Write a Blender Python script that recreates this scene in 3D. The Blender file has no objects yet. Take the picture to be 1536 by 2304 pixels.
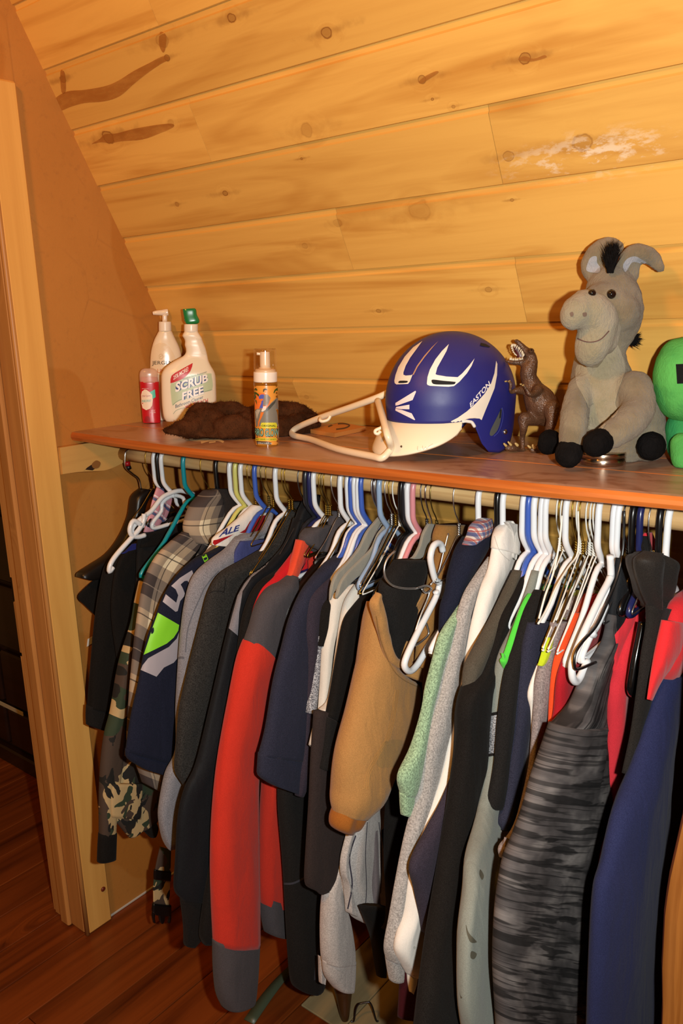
import bpy, bmesh, math, random
import numpy as np
from mathutils import Vector, Matrix, noise as mnoise
from mathutils.bvhtree import BVHTree
random.seed(7)
S = bpy.context.scene
C = S.collection
# ---------------------------------------------------------------- camera
CX, CY, FPX = 768.0, 1152.0, 1860.0
EYE = np.array([0.0, 0.0, 1.5])
def cam_axes(yaw, pitch, roll):
    f = np.array([-math.sin(yaw)*math.cos(pitch), math.cos(yaw)*math.cos(pitch), -math.sin(pitch)])
    r = np.array([math.cos(yaw), math.sin(yaw), 0.0]); u = np.cross(r, f)
    return r*math.cos(roll)+u*math.sin(roll), -r*math.sin(roll)+u*math.cos(roll), f
AR, AU, AF = cam_axes(*[math.radians(a) for a in (39.1047, 13.2437, -2.0543)])
cd = bpy.data.cameras.new('camera'); cam = bpy.data.objects.new('camera', cd); C.objects.link(cam)
cd.sensor_fit = 'VERTICAL'; cd.sensor_height = 22.3; cd.sensor_width = 14.9
cd.lens = FPX/2304*22.3; cd.clip_start = 0.02
cam.matrix_world = Matrix(((AR[0], AU[0], -AF[0], 0), (AR[1], AU[1], -AF[1], 0), (AR[2], AU[2], -AF[2], 1.5), (0, 0, 0, 1)))
S.camera = cam
# ---------------------------------------------------------------- light and exposure
S.view_settings.view_transform = 'Standard'; S.view_settings.look = 'None'
S.view_settings.exposure = 0.0; S.view_settings.gamma = 1.0; S.view_settings.use_curve_mapping = False
W = bpy.data.worlds.new('room_air'); S.world = W; W.use_nodes = True
W.node_tree.nodes['Background'].inputs[0].default_value = (1.0, 0.42, 0.10, 1)
W.node_tree.nodes['Background'].inputs[1].default_value = 0.13
def lamp(name, kind, loc, energy, col, **kw):
    l = bpy.data.lights.new(name, kind); l.energy = energy; l.color = col
    for k, v in kw.items(): setattr(l, k, v)
    o = bpy.data.objects.new(name, l); o.location = loc; C.objects.link(o)
    return o
# the photographer's flash, just right of the lens, and the tungsten room lamp overhead
FL = EYE + 0.105*AR + 0.01*AU
fl = lamp('camera_flash', 'SPOT', FL, 82.0, (0.98, 1.0, 0.95), spot_size=math.radians(165), spot_blend=1.0, shadow_soft_size=0.014)
fl.rotation_euler = Vector(-(0.98*AF+0.06*AU-0.10*AR)).to_track_quat('Z', 'Y').to_euler()
lamp('ceiling_lamp', 'POINT', (-0.75, -0.35, 2.45), 61.0, (1.0, 0.40, 0.06), shadow_soft_size=0.12)

# ---------------------------------------------------------------- helpers
def ray(x, y): return (x-CX)/FPX*AR - (y-CY)/FPX*AU + AF
def at(x, y, axis, val):
    d = ray(x, y); return EYE + d*((val-EYE[axis])/d[axis])
def on_plane(x, y, P, n):
    d = ray(x, y); return EYE + d*(np.dot(np.asarray(P)-EYE, n)/np.dot(d, n))
def depth(p): return float(np.dot(np.asarray(p)-EYE, AF))
def lin(c): return c/12.92 if c <= 0.04045 else ((c+0.055)/1.055)**2.4
def rgb(h): return tuple(lin(int(h[i:i+2], 16)/255) for i in (0, 2, 4))+(1.0,)
ORG = {}
def thing(name, label, cat, loc, group=None):
    o = bpy.data.objects.new(name, None); o.empty_display_size = 0.05; C.objects.link(o)
    o.location = [float(v) for v in loc]; o['label'] = label; o['category'] = cat
    if group: o['group'] = group
    ORG[o] = np.array(loc, float)
    return o
def tag(o, label, cat, group=None):
    o['label'] = label; o['category'] = cat
    if group: o['group'] = group
    return o
def emit(name, vs, fs, m, parent=None, loc=None, smooth=True, uvs=None, kind=None, mats=None, mi=None):
    """link one mesh object; vertices are given in world space"""
    vs = np.asarray(vs, float).reshape(-1, 3)
    po = ORG[parent] if parent is not None else np.zeros(3)
    if loc is None: loc = po
    loc = np.asarray(loc, float)
    me = bpy.data.meshes.new(name); me.from_pydata((vs-loc).tolist(), [], [list(map(int, f)) for f in fs])
    for mm in (mats or [m]): me.materials.append(mm)
    if mi is not None: me.polygons.foreach_set('material_index', mi)
    if uvs is not None:
        ul = me.uv_layers.new(name='UVMap')
        li = np.empty(len(me.loops), int); me.loops.foreach_get('vertex_index', li)
        ul.data.foreach_set('uv', np.asarray(uvs, float)[li].ravel())
    me.polygons.foreach_set('use_smooth', [smooth]*len(me.polygons)); me.update()
    o = bpy.data.objects.new(name, me); C.objects.link(o)
    o.location = (loc-po).tolist()
    if parent is not None: o.parent = parent
    ORG[o] = loc
    if kind: o['kind'] = kind
    return o
def world_verts(o): return np.array([v.co[:] for v in o.data.vertices])+ORG[o]
def join(parts):
    V, F = [], []; n = 0
    for v, f in parts:
        V.append(np.asarray(v, float).reshape(-1, 3)); F += [[i+n for i in q] for q in f]; n += len(V[-1])
    return np.vstack(V), F
def box(a, b):
    (x0, y0, z0), (x1, y1, z1) = a, b
    v = [(x0,y0,z0),(x1,y0,z0),(x1,y1,z0),(x0,y1,z0),(x0,y0,z1),(x1,y0,z1),(x1,y1,z1),(x0,y1,z1)]
    return v, [(3,2,1,0),(4,5,6,7),(0,1,5,4),(1,2,6,5),(2,3,7,6),(3,0,4,7)]
def bbox(a, b, r=0.002):
    """box with chamfered edges (24 vertices)"""
    bm = bmesh.new(); v, f = box(a, b); bv = [bm.verts.new(p) for p in v]
    for q in f: bm.faces.new([bv[i] for i in q])
    bmesh.ops.bevel(bm, geom=bm.edges[:], offset=r, segments=1, affect='EDGES', profile=0.5)
    bm.verts.index_update(); out = [v.co[:] for v in bm.verts], [[v.index for v in f.verts] for f in bm.faces]
    bm.free(); return out
def crom(P, k):
    P = np.asarray(P, float); n = len(P); out = []
    if n == 2 or k <= 1:
        for i in range(n-1):
            for j in range(k): out.append(P[i]+(P[i+1]-P[i])*j/k)
        out.append(P[-1]); return np.array(out)
    for i in range(n-1):
        p0 = P[max(i-1, 0)]; p1 = P[i]; p2 = P[i+1]; p3 = P[min(i+2, n-1)]
        for j in range(k):
            t = j/k
            out.append(0.5*((2*p1)+(-p0+p2)*t+(2*p0-5*p1+4*p2-p3)*t*t+(-p0+3*p1-3*p2+p3)*t**3))
    out.append(P[-1]); return np.array(out)
def tube(path, r, seg=8, k=4, closed=False, caps=True):
    P = np.asarray(path, float)
    if closed:
        n0 = len(P); Q = np.vstack([P[-2:], P, P[:2]])
        full = crom(Q, k); P = full[2*k:(2+n0)*k]
        R = np.full(len(P), r if np.isscalar(r) else r[0])
    else:
        R = crom(np.c_[np.broadcast_to(r, len(P)), np.zeros((len(P), 2))], k)[:, 0] if not np.isscalar(r) else None
        P = crom(P, k)
        if R is None: R = np.full(len(P), r)
    n = len(P); T = np.roll(P, -1, 0)-np.roll(P, 1, 0)
    if not closed: T[0] = P[1]-P[0]; T[-1] = P[-1]-P[-2]
    T /= np.linalg.norm(T, axis=1)[:, None]+1e-12
    up = np.array([0, 0, 1.0]) if abs(T[0][2]) < 0.9 else np.array([1.0, 0, 0])
    N = up-T[0]*np.dot(up, T[0]); N /= np.linalg.norm(N); vs = []
    for i in range(n):
        N = N-T[i]*np.dot(N, T[i]); N /= np.linalg.norm(N); B = np.cross(T[i], N)
        for j in range(seg):
            a = 2*math.pi*j/seg; vs.append(P[i]+R[i]*(math.cos(a)*N+math.sin(a)*B))
    fs = []
    for i in range(n if closed else n-1):
        for j in range(seg):
            a = i*seg+j; b = i*seg+(j+1) % seg; c = ((i+1) % n)*seg
            fs.append((a, b, c+(j+1) % seg, c+j))
    if not closed and caps: fs += [tuple(range(seg))[::-1], tuple((n-1)*seg+j for j in range(seg))]
    return np.array(vs), fs
def lathe(prof, c, seg=32, sx=1.0, ax=(1, 0), sy=1.0):
    """profile (r,z) around a vertical axis at c"""
    c = np.asarray(c, float); a0 = np.array([ax[0], ax[1], 0.0]); a1 = np.array([-ax[1], ax[0], 0.0]); vs = []
    for r, z in prof:
        for j in range(seg):
            t = 2*math.pi*j/seg; vs.append(c+a0*r*sx*math.cos(t)+a1*r*sy*math.sin(t)+np.array([0, 0, z]))
    fs = [(i*seg+j, i*seg+(j+1) % seg, (i+1)*seg+(j+1) % seg, (i+1)*seg+j) for i in range(len(prof)-1) for j in range(seg)]
    fs += [tuple(range(seg))[::-1], tuple((len(prof)-1)*seg+j for j in range(seg))]
    return np.array(vs), fs
def loft_geo(rows, P, n, t=0.012, p=2.6, nu=30, rs=5, fold=(0, 0, 0), tr=None, hollow=True, dn=0.0, taper=0.0):
    """rows of (xl,yl,xr,yr[,thickness ratio]) pixel pairs carried onto the plane (P,n); a closed, thick, folded surface"""
    P = np.asarray(P, float)+np.asarray(n)*dn; n = np.asarray(n, float)
    pn = lambda r: P+n*(r[5] if len(r) > 5 else 0)
    L = crom([on_plane(r[0], r[1], pn(r), n) for r in rows], rs); R = crom([on_plane(r[2], r[3], pn(r), n) for r in rows], rs)
    TR = crom([(r[4] if len(r) > 4 else (tr or 0), 0, 0) for r in rows], rs)[:, 0]
    amp, nf, seed = fold; m = len(L); vs = []; uvs = []; v = 0.0; rn = random.Random(seed); ph = rn.uniform(0, 6.28); ph2 = rn.uniform(0, 6.28)
    W0 = 0.0
    for i in range(m):
        if i: v += float(np.linalg.norm((L[i]+R[i]-L[i-1]-R[i-1])/2))
        ch = R[i]-L[i]; w = float(np.linalg.norm(ch)); hw = w/2; e = ch/(w+1e-9); mid = (L[i]+R[i])/2
        th = hw*TR[i] if TR[i] else min(t*(1-taper*(1-i/(m-1))), hw*0.9)
        vd = mid-EYE; vd /= np.linalg.norm(vd)         # keep the seen outline true although the cloth has thickness
        ks = float(np.linalg.norm(e-vd*np.dot(e, vd)))+1e-6; kc = float(np.linalg.norm(n-vd*np.dot(n, vd)))
        if kc > 0.25:
            th = min(th, 0.72*hw*ks/kc); hw = math.sqrt(max(hw*hw-(th*kc/ks)**2, 1e-8))
        for j in range(nu):
            a = 2*math.pi*j/nu; c, s = math.cos(a), math.sin(a)
            cu = math.copysign(abs(c)**(2/p), c); sx = math.copysign(abs(s)**(2/p), s)
            u = (cu+1)/2*w
            d = 0.0
            if amp:
                fade = min(1.0, 4*min(u, w-u)/(w+1e-6)*1.2)
                d = amp*fade*(math.sin(u*nf*6.283+ph+0.9*math.sin(v*5+ph2)+u*9*math.sin(v*3.1+ph))*0.7 + 0.6*mnoise.noise((u*14+seed, v*5, seed*1.7)) + 0.35*mnoise.noise((u*40+seed, v*16, seed*2.7)))
            vs.append(mid+e*cu*hw+n*(sx*th+d)); uvs.append((u, v))
    fs = [(i*nu+j, i*nu+(j+1) % nu, (i+1)*nu+(j+1) % nu, (i+1)*nu+j) for i in range(m-1) for j in range(nu)]
    fs.append(tuple(range(nu))[::-1])
    if hollow:
        b = (m-1)*nu; ring = np.array(vs[b:b+nu]); ctr = ring.mean(0); dv = (L[-1]+R[-1]-L[-2]-R[-2]); dv /= np.linalg.norm(dv)+1e-9
        k0 = len(vs)
        for q in ring: vs.append(ctr+(q-ctr)*0.8+0.0*dv); uvs.append(uvs[b])
        for q in ring: vs.append(ctr+(q-ctr)*0.72-0.03*dv); uvs.append(uvs[b])
        for j in range(nu):
            fs.append((b+j, b+(j+1) % nu, k0+(j+1) % nu, k0+j)); fs.append((k0+j, k0+(j+1) % nu, k0+nu+(j+1) % nu, k0+nu+j))
        fs.append(tuple(k0+nu+j for j in range(nu)))
    else: fs.append(tuple((m-1)*nu+j for j in range(nu)))
    return np.array(vs), fs, uvs
def loft(name, rows, P, n, m, parent=None, **kw):
    ex = {k: kw.pop(k) for k in ('loc', 'kind') if k in kw}
    v, f, uv = loft_geo(rows, P, n, **kw)
    return emit(name, v, f, m, parent, uvs=uv, **ex)
def blobs(chains, vox=0.004, sm=4, disp=None):
    """union of sphere-swept chains [(point, radius), ...] remeshed into one continuous skin"""
    parts = []
    for ch in chains:
        P = crom([c[0] for c in ch], 6) if len(ch) > 1 else np.array([ch[0][0]], float)
        R = crom([(c[1], 0, 0) for c in ch], 6)[:, 0] if len(ch) > 1 else np.array([ch[0][1]])
        for p, r in zip(P, R):
            prof = [(max(r*math.sin(a), 1e-4), -r*math.cos(a)) for a in np.linspace(0.05, math.pi-0.05, 9)]
            parts.append(lathe(prof, p, 14))
    v, f = join(parts); me = bpy.data.meshes.new('tmp'); me.from_pydata(v.tolist(), [], f)
    o = bpy.data.objects.new('tmp', me); C.objects.link(o)
    md = o.modifiers.new('r', 'REMESH'); md.mode = 'VOXEL'; md.voxel_size = vox
    ms = o.modifiers.new('s', 'SMOOTH'); ms.iterations = sm; ms.factor = 0.5
    dg = bpy.context.evaluated_depsgraph_get(); m2 = bpy.data.meshes.new_from_object(o.evaluated_get(dg))
    V = np.array([q.co[:] for q in m2.vertices]); F = [list(q.vertices) for q in m2.polygons]
    if disp:
        N = np.array([q.normal[:] for q in m2.vertices]); a, s = disp
        V = V+N*np.array([[a*mnoise.noise((p[0]*s, p[1]*s, p[2]*s))] for p in V])
    bpy.data.objects.remove(o); bpy.data.meshes.remove(me); bpy.data.meshes.remove(m2)
    return V, F
# ---- flat print: 2-D artwork draped on the surface it is printed on
def bvh(objs):
    V, F = join([(world_verts(o), [list(p.vertices) for p in o.data.polygons]) for o in objs])
    return BVHTree.FromPolygons(V.tolist(), F)
def drape(name, bm, tree, m, parent, off=0.0007, maxlen=7.0, smooth=True, kind=None, one=False):
    bmesh.ops.triangulate(bm, faces=bm.faces[:])
    for _ in range(7):
        es = [e for e in bm.edges if e.calc_length() > maxlen]
        if not es: break
        bmesh.ops.subdivide_edges(bm, edges=es, cuts=1); bmesh.ops.triangulate(bm, faces=[f for f in bm.faces if len(f.verts) > 3])
    e = Vector(EYE); dead = []
    for v in bm.verts:
        d = Vector(ray(v.co.x, v.co.y)).normalized(); h = tree.ray_cast(e, d)
        if h[0] is None: dead.append(v); continue
        nn = h[1] if h[1].dot(d) < 0 else -h[1]
        v.co = h[0]+nn*off*0.3-d*off
    bmesh.ops.delete(bm, geom=dead, context='VERTS')
    bad = [f for f in bm.faces if max(ed.calc_length() for ed in f.edges) > 0.04]
    if bad: bmesh.ops.delete(bm, geom=bad, context='FACES')
    if one:                                         # keep only the largest connected patch
        seen = set(); best = []
        for f0 in bm.faces:
            if f0 in seen: continue
            st = [f0]; seen.add(f0); comp = []
            while st:
                f = st.pop(); comp.append(f)
                for e_ in f.edges:
                    for g in e_.link_faces:
                        if g not in seen: seen.add(g); st.append(g)
            if len(comp) > len(best): best = comp
        keep = set(best); bmesh.ops.delete(bm, geom=[f for f in bm.faces if f not in keep], context='FACES')
    bm.verts.index_update(); vs = [v.co[:] for v in bm.verts]; fs = [[v.index for v in f.verts] for f in bm.faces]
    bm.free()
    if not fs: return None
    return emit(name, vs, fs, m, parent, smooth=smooth, kind=kind)
def decal(name, polys, tree, m, parent, **kw):
    bm = bmesh.new()
    if not isinstance(polys[0][0], (tuple, list, np.ndarray)): polys = [polys]
    for p in polys:
        f = bm.faces.new([bm.verts.new((q[0], q[1], 0)) for q in p]); f.normal_update()
    return drape(name, bm, tree, m, parent, **kw)
def stroke(pts, w, k=5):
    P = crom([(a, b, 0) for a, b in pts], k)[:, :2]; T = np.gradient(P, axis=0); N = np.c_[-T[:, 1], T[:, 0]]; N /= np.linalg.norm(N, axis=1)[:, None]+1e-9
    A = P+N*w/2; B = P-N*w/2
    return [[A[i], A[i+1], B[i+1], B[i]] for i in range(len(P)-1)]
def smoothpoly(pts, k=4):
    P = [(a, b, 0) for a, b in pts]; n = len(P); Q = P[-2:]+P+P[:3]
    return [tuple(q[:2]) for q in crom(Q, k)[2*k:(2+n)*k]]
def glyphs(s, bold=0.0, res=3):
    cu = bpy.data.curves.new('t', 'FONT'); cu.body = s; cu.size = 1; cu.resolution_u = res; cu.offset = bold
    o = bpy.data.objects.new('t', cu); C.objects.link(o)
    dg = bpy.context.evaluated_depsgraph_get(); me = bpy.data.meshes.new_from_object(o.evaluated_get(dg))
    bm = bmesh.new(); bm.from_mesh(me); bpy.data.objects.remove(o); bpy.data.curves.remove(cu); bpy.data.meshes.remove(me)
    return bm
def text(name, s, quad, tree, m, parent, bold=0.0, off=0.0011, maxlen=5.0, arc=0.0):
    """quad = pixel corners: bottom-left, bottom-right, top-right, top-left of the text's box"""
    bm = glyphs(s, bold)
    if not bm.verts: bm.free(); return None
    xs = [v.co.x for v in bm.verts]; ys = [v.co.y for v in bm.verts]; x0, x1, y0, y1 = min(xs), max(xs), min(ys), max(ys)
    q = [np.array(p, float) for p in quad]
    for v in bm.verts:
        a = (v.co.x-x0)/(x1-x0+1e-9); b = (v.co.y-y0)/(y1-y0+1e-9)
        p = (q[0]*(1-a)+q[1]*a)*(1-b)+(q[3]*(1-a)+q[2]*a)*b
        v.co = (p[0], p[1]-arc*4*a*(1-a), 0)
    return drape(name, bm, tree, m, parent, off=off, maxlen=maxlen, smooth=False, kind=None)
# ---------------------------------------------------------------- materials
class NT:
    def __init__(s, name):
        s.m = bpy.data.materials.new(name); s.m.use_nodes = True; s.t = s.m.node_tree; s.b = s.t.nodes['Principled BSDF']
        s.out = s.t.nodes['Material Output']
    def n(s, typ, ins=None, **kw):
        nd = s.t.nodes.new(typ)
        for k, v in kw.items(): setattr(nd, k, v)
        for k, v in (ins or {}).items():
            if isinstance(v, bpy.types.NodeSocket): s.t.links.new(v, nd.inputs[k])
            else: nd.inputs[k].default_value = v
        return nd
    def set(s, k, v):
        if isinstance(v, bpy.types.NodeSocket): s.t.links.new(v, s.b.inputs[k])
        else: s.b.inputs[k].default_value = v
    def math(s, op, a, b=0.0, c=0.0): return s.n('ShaderNodeMath', {0: a, 1: b, 2: c}, operation=op).outputs[0]
    def map(s, vec, sc=(1, 1, 1), loc=(0, 0, 0), rot=(0, 0, 0)):
        return s.n('ShaderNodeMapping', {'Vector': vec, 'Scale': sc, 'Location': loc, 'Rotation': rot}).outputs[0]
    def noise(s, vec, scale, detail=3.0, rough=0.55, dist=0.0):
        return s.n('ShaderNodeTexNoise', {'Vector': vec, 'Scale': scale, 'Detail': detail, 'Roughness': rough, 'Distortion': dist}).outputs[0]
    def ramp(s, fac, stops, interp='LINEAR'):
        nd = s.n('ShaderNodeValToRGB', {'Fac': fac}); cr = nd.color_ramp; cr.interpolation = interp
        while len(cr.elements) < len(stops): cr.elements.new(0.5)
        for e, (p, c) in zip(cr.elements, stops): e.position = p; e.color = c if len(c) == 4 else tuple(c)+(1,)
        return nd.outputs[0]
    def mix(s, fac, a, b, mode='MIX'):
        nd = s.n('ShaderNodeMix', data_type='RGBA', blend_type=mode)
        for k, v in ((0, fac), (6, a), (7, b)):
            if isinstance(v, bpy.types.NodeSocket): s.t.links.new(v, nd.inputs[k])
            else: nd.inputs[k].default_value = v
        return nd.outputs[2]
    def bump(s, h, st=0.3, d=0.002):
        s.set('Normal', s.n('ShaderNodeBump', {'Height': h, 'Strength': st, 'Distance': d}).outputs[0])
    def pos(s): return s.n('ShaderNodeNewGeometry').outputs['Position']
    def uv(s): return s.n('ShaderNodeTexCoord').outputs['UV']
    def sep(s, v): return s.n('ShaderNodeSeparateXYZ', {0: v}).outputs
MC = {}
def fabric(h, heather=0.12, scale=900.0, rough=0.92, bump=0.25, sheen=0.15, streak=None):
    key = ('f', h, heather, scale, rough, bump)
    if key in MC: return MC[key]
    k = NT('fabric_'+h); p = k.pos(); c = rgb(h)
    fine = k.noise(p, scale, 2.0); big = k.noise(p, 14.0, 3.0)
    lo = tuple(x*(1-heather*1.6) for x in c[:3])+(1,); hi = tuple(min(1, x*(1+heather*1.6)+heather*0.02) for x in c[:3])+(1,)
    col = k.ramp(fine, [(0.3, lo), (0.7, hi)])
    col = k.mix(k.math('MULTIPLY', k.ramp(big, [(0.35, (0, 0, 0)), (0.7, (1, 1, 1))]), 0.18), col, tuple(x*0.72 for x in c[:3])+(1,))
    lum = 0.3*c[0]+0.6*c[1]+0.1*c[2]
    k.set('Base Color', col); k.set('Roughness', rough); k.set('Sheen Weight', sheen*min(1, 0.15+lum*3)); k.set('Specular IOR Level', 0.08+min(0.2, lum))
    wr = k.noise(k.map(p, (1, 1, 0.45)), 34.0, 3.0, 0.5, 0.6); wl = k.noise(k.map(p, (1, 1, 0.22)), 16.0, 2.0, 0.5, 1.0)
    k.bump(k.math('ADD', k.math('MULTIPLY', fine, 0.12), k.math('ADD', k.math('MULTIPLY', wr, 0.9), k.math('MULTIPLY', wl, 1.6))), bump*1.6, 0.006)
    MC[key] = k.m; return k.m
def plastic(h, rough=0.3, coat=0.0, trans=0.0, alpha=1.0, bump=0.0, sub=0.0):
    key = ('p', h, rough, coat, trans, alpha)
    if key in MC: return MC[key]
    k = NT('plastic_'+h); c = rgb(h); d = k.noise(k.pos(), 60.0)
    k.set('Base Color', k.mix(k.math('MULTIPLY', d, 0.12), c, tuple(x*0.8 for x in c[:3])+(1,)))
    k.set('Roughness', rough); k.set('Coat Weight', coat); k.set('Transmission Weight', trans); k.set('Alpha', alpha)
    if bump: k.bump(k.noise(k.pos(), 400.0), bump, 0.001)
    MC[key] = k.m; return k.m
def metal(h, rough=0.25):
    key = ('m', h, rough)
    if key in MC: return MC[key]
    k = NT('metal_'+h); k.set('Base Color', rgb(h)); k.set('Metallic', 1.0)
    k.set('Roughness', k.math('MULTIPLY_ADD', k.noise(k.pos(), 80.0), 0.2, rough-0.1)); MC[key] = k.m; return k.m
def ink(h, rough=0.6):
    key = ('i', h, rough)
    if key in MC: return MC[key]
    k = NT('ink_'+h); c = rgb(h)
    k.set('Base Color', k.mix(k.math('MULTIPLY', k.noise(k.pos(), 300.0), 0.15), c, tuple(x*0.85 for x in c[:3])+(1,))); k.set('Roughness', rough); MC[key] = k.m; return k.m
def fur(h, h2=None, scale=260.0, bump=0.9, patch=0.25):
    key = ('u', h, h2)
    if key in MC: return MC[key]
    k = NT('fur_'+h); p = k.pos(); a = rgb(h); b = rgb(h2) if h2 else tuple(x*0.7 for x in a[:3])+(1,)
    f = k.noise(k.map(p, (1, 1, 0.45)), scale, 4.0, 0.7); g = k.noise(p, 22.0, 4.0)
    c = k.mix(k.ramp(g, [(0.4, (0, 0, 0)), (0.62, (1, 1, 1))]), a, b)
    k.set('Base Color', k.mix(k.math('MULTIPLY', f, 0.5), c, tuple(x*0.6 for x in a[:3])+(1,)))
    k.set('Roughness', 1.0); k.set('Specular IOR Level', 0.06); k.set('Sheen Weight', 0.25 if a[0] > 0.12 else 0.0)
    k.bump(k.math('ADD', f, k.math('MULTIPLY', g, 0.6)), bump, 0.004); MC[key] = k.m; return k.m
def wood(name, light, dark, axis=0, sc=1.0, knots=0.25, rough=0.45, fig=0.55, coat=0.0, off=0.0, spec=0.4):
    """sawn softwood or stained board: grain runs along `axis` in world space, sparse procedural knots"""
    k = NT(name); p = k.pos(); s3 = [22.0*sc]*3; s3[axis] = 1.1*sc
    rnd = k.n('ShaderNodeObjectInfo').outputs['Random']
    pv = k.n('ShaderNodeVectorMath', {0: p, 1: k.n('ShaderNodeCombineXYZ', {0: k.math('MULTIPLY', rnd, 7.0), 1: k.math('MULTIPLY', rnd, 3.0), 2: off}).outputs[0]}, operation='ADD').outputs[0]
    kv = [9.0*sc]*3; kv[axis] = 3.4*sc
    vo = k.n('ShaderNodeTexVoronoi', {'Vector': k.map(pv, kv), 'Scale': 1.0, 'Randomness': 1.0})
    dist = vo.outputs['Distance']; cr = k.sep(vo.outputs['Color'])[0]
    on = k.math('LESS_THAN', cr, knots)
    ring = k.math('MULTIPLY', k.math('SUBTRACT', 1.0, k.math('SMOOTH_MIN', k.math('MULTIPLY', dist, 2.2), 1.0, 0.2)), on)
    warp = k.n('ShaderNodeVectorMath', {0: k.map(pv, s3), 1: k.n('ShaderNodeCombineXYZ', {(0 if axis else 1): k.math('MULTIPLY', ring, 5.0), 2: k.math('MULTIPLY', ring, 3.0)}).outputs[0]}, operation='ADD').outputs[0]
    g = k.noise(warp, 1.0, 5.0, 0.6, 0.7); big = k.noise(k.map(pv, [x*0.16 for x in s3]), 1.0, 3.0, 0.5, 1.2)
    f = k.math('ADD', k.math('MULTIPLY', k.ramp(g, [(0.40, (0, 0, 0)), (0.72, (1, 1, 1))]), fig), k.math('MULTIPLY', k.ramp(big, [(0.42, (0, 0, 0)), (0.75, (1, 1, 1))]), fig*0.75))
    col = k.mix(f, rgb(light), rgb(dark))
    tint = k.math('MULTIPLY_ADD', rnd, 0.22, 0.87)
    col = k.mix(1.0, col, k.n('ShaderNodeCombineColor', {0: tint, 1: tint, 2: tint}).outputs[0], 'MULTIPLY')
    core = k.math('MULTIPLY', k.ramp(dist, [(0.06, (1, 1, 1)), (0.13, (0, 0, 0))]), on)
    col = k.mix(k.math('MULTIPLY', core, 0.75), col, tuple(x*0.28 for x in rgb(dark)[:3])+(1,))
    k.set('Base Color', col); k.set('Roughness', rough); k.set('Coat Weight', coat); k.set('Coat Roughness', 0.25); k.set('Specular IOR Level', spec)
    k.bump(k.math('ADD', g, k.math('MULTIPLY', core, -1.0)), 0.12, 0.002)
    return k.m
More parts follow.
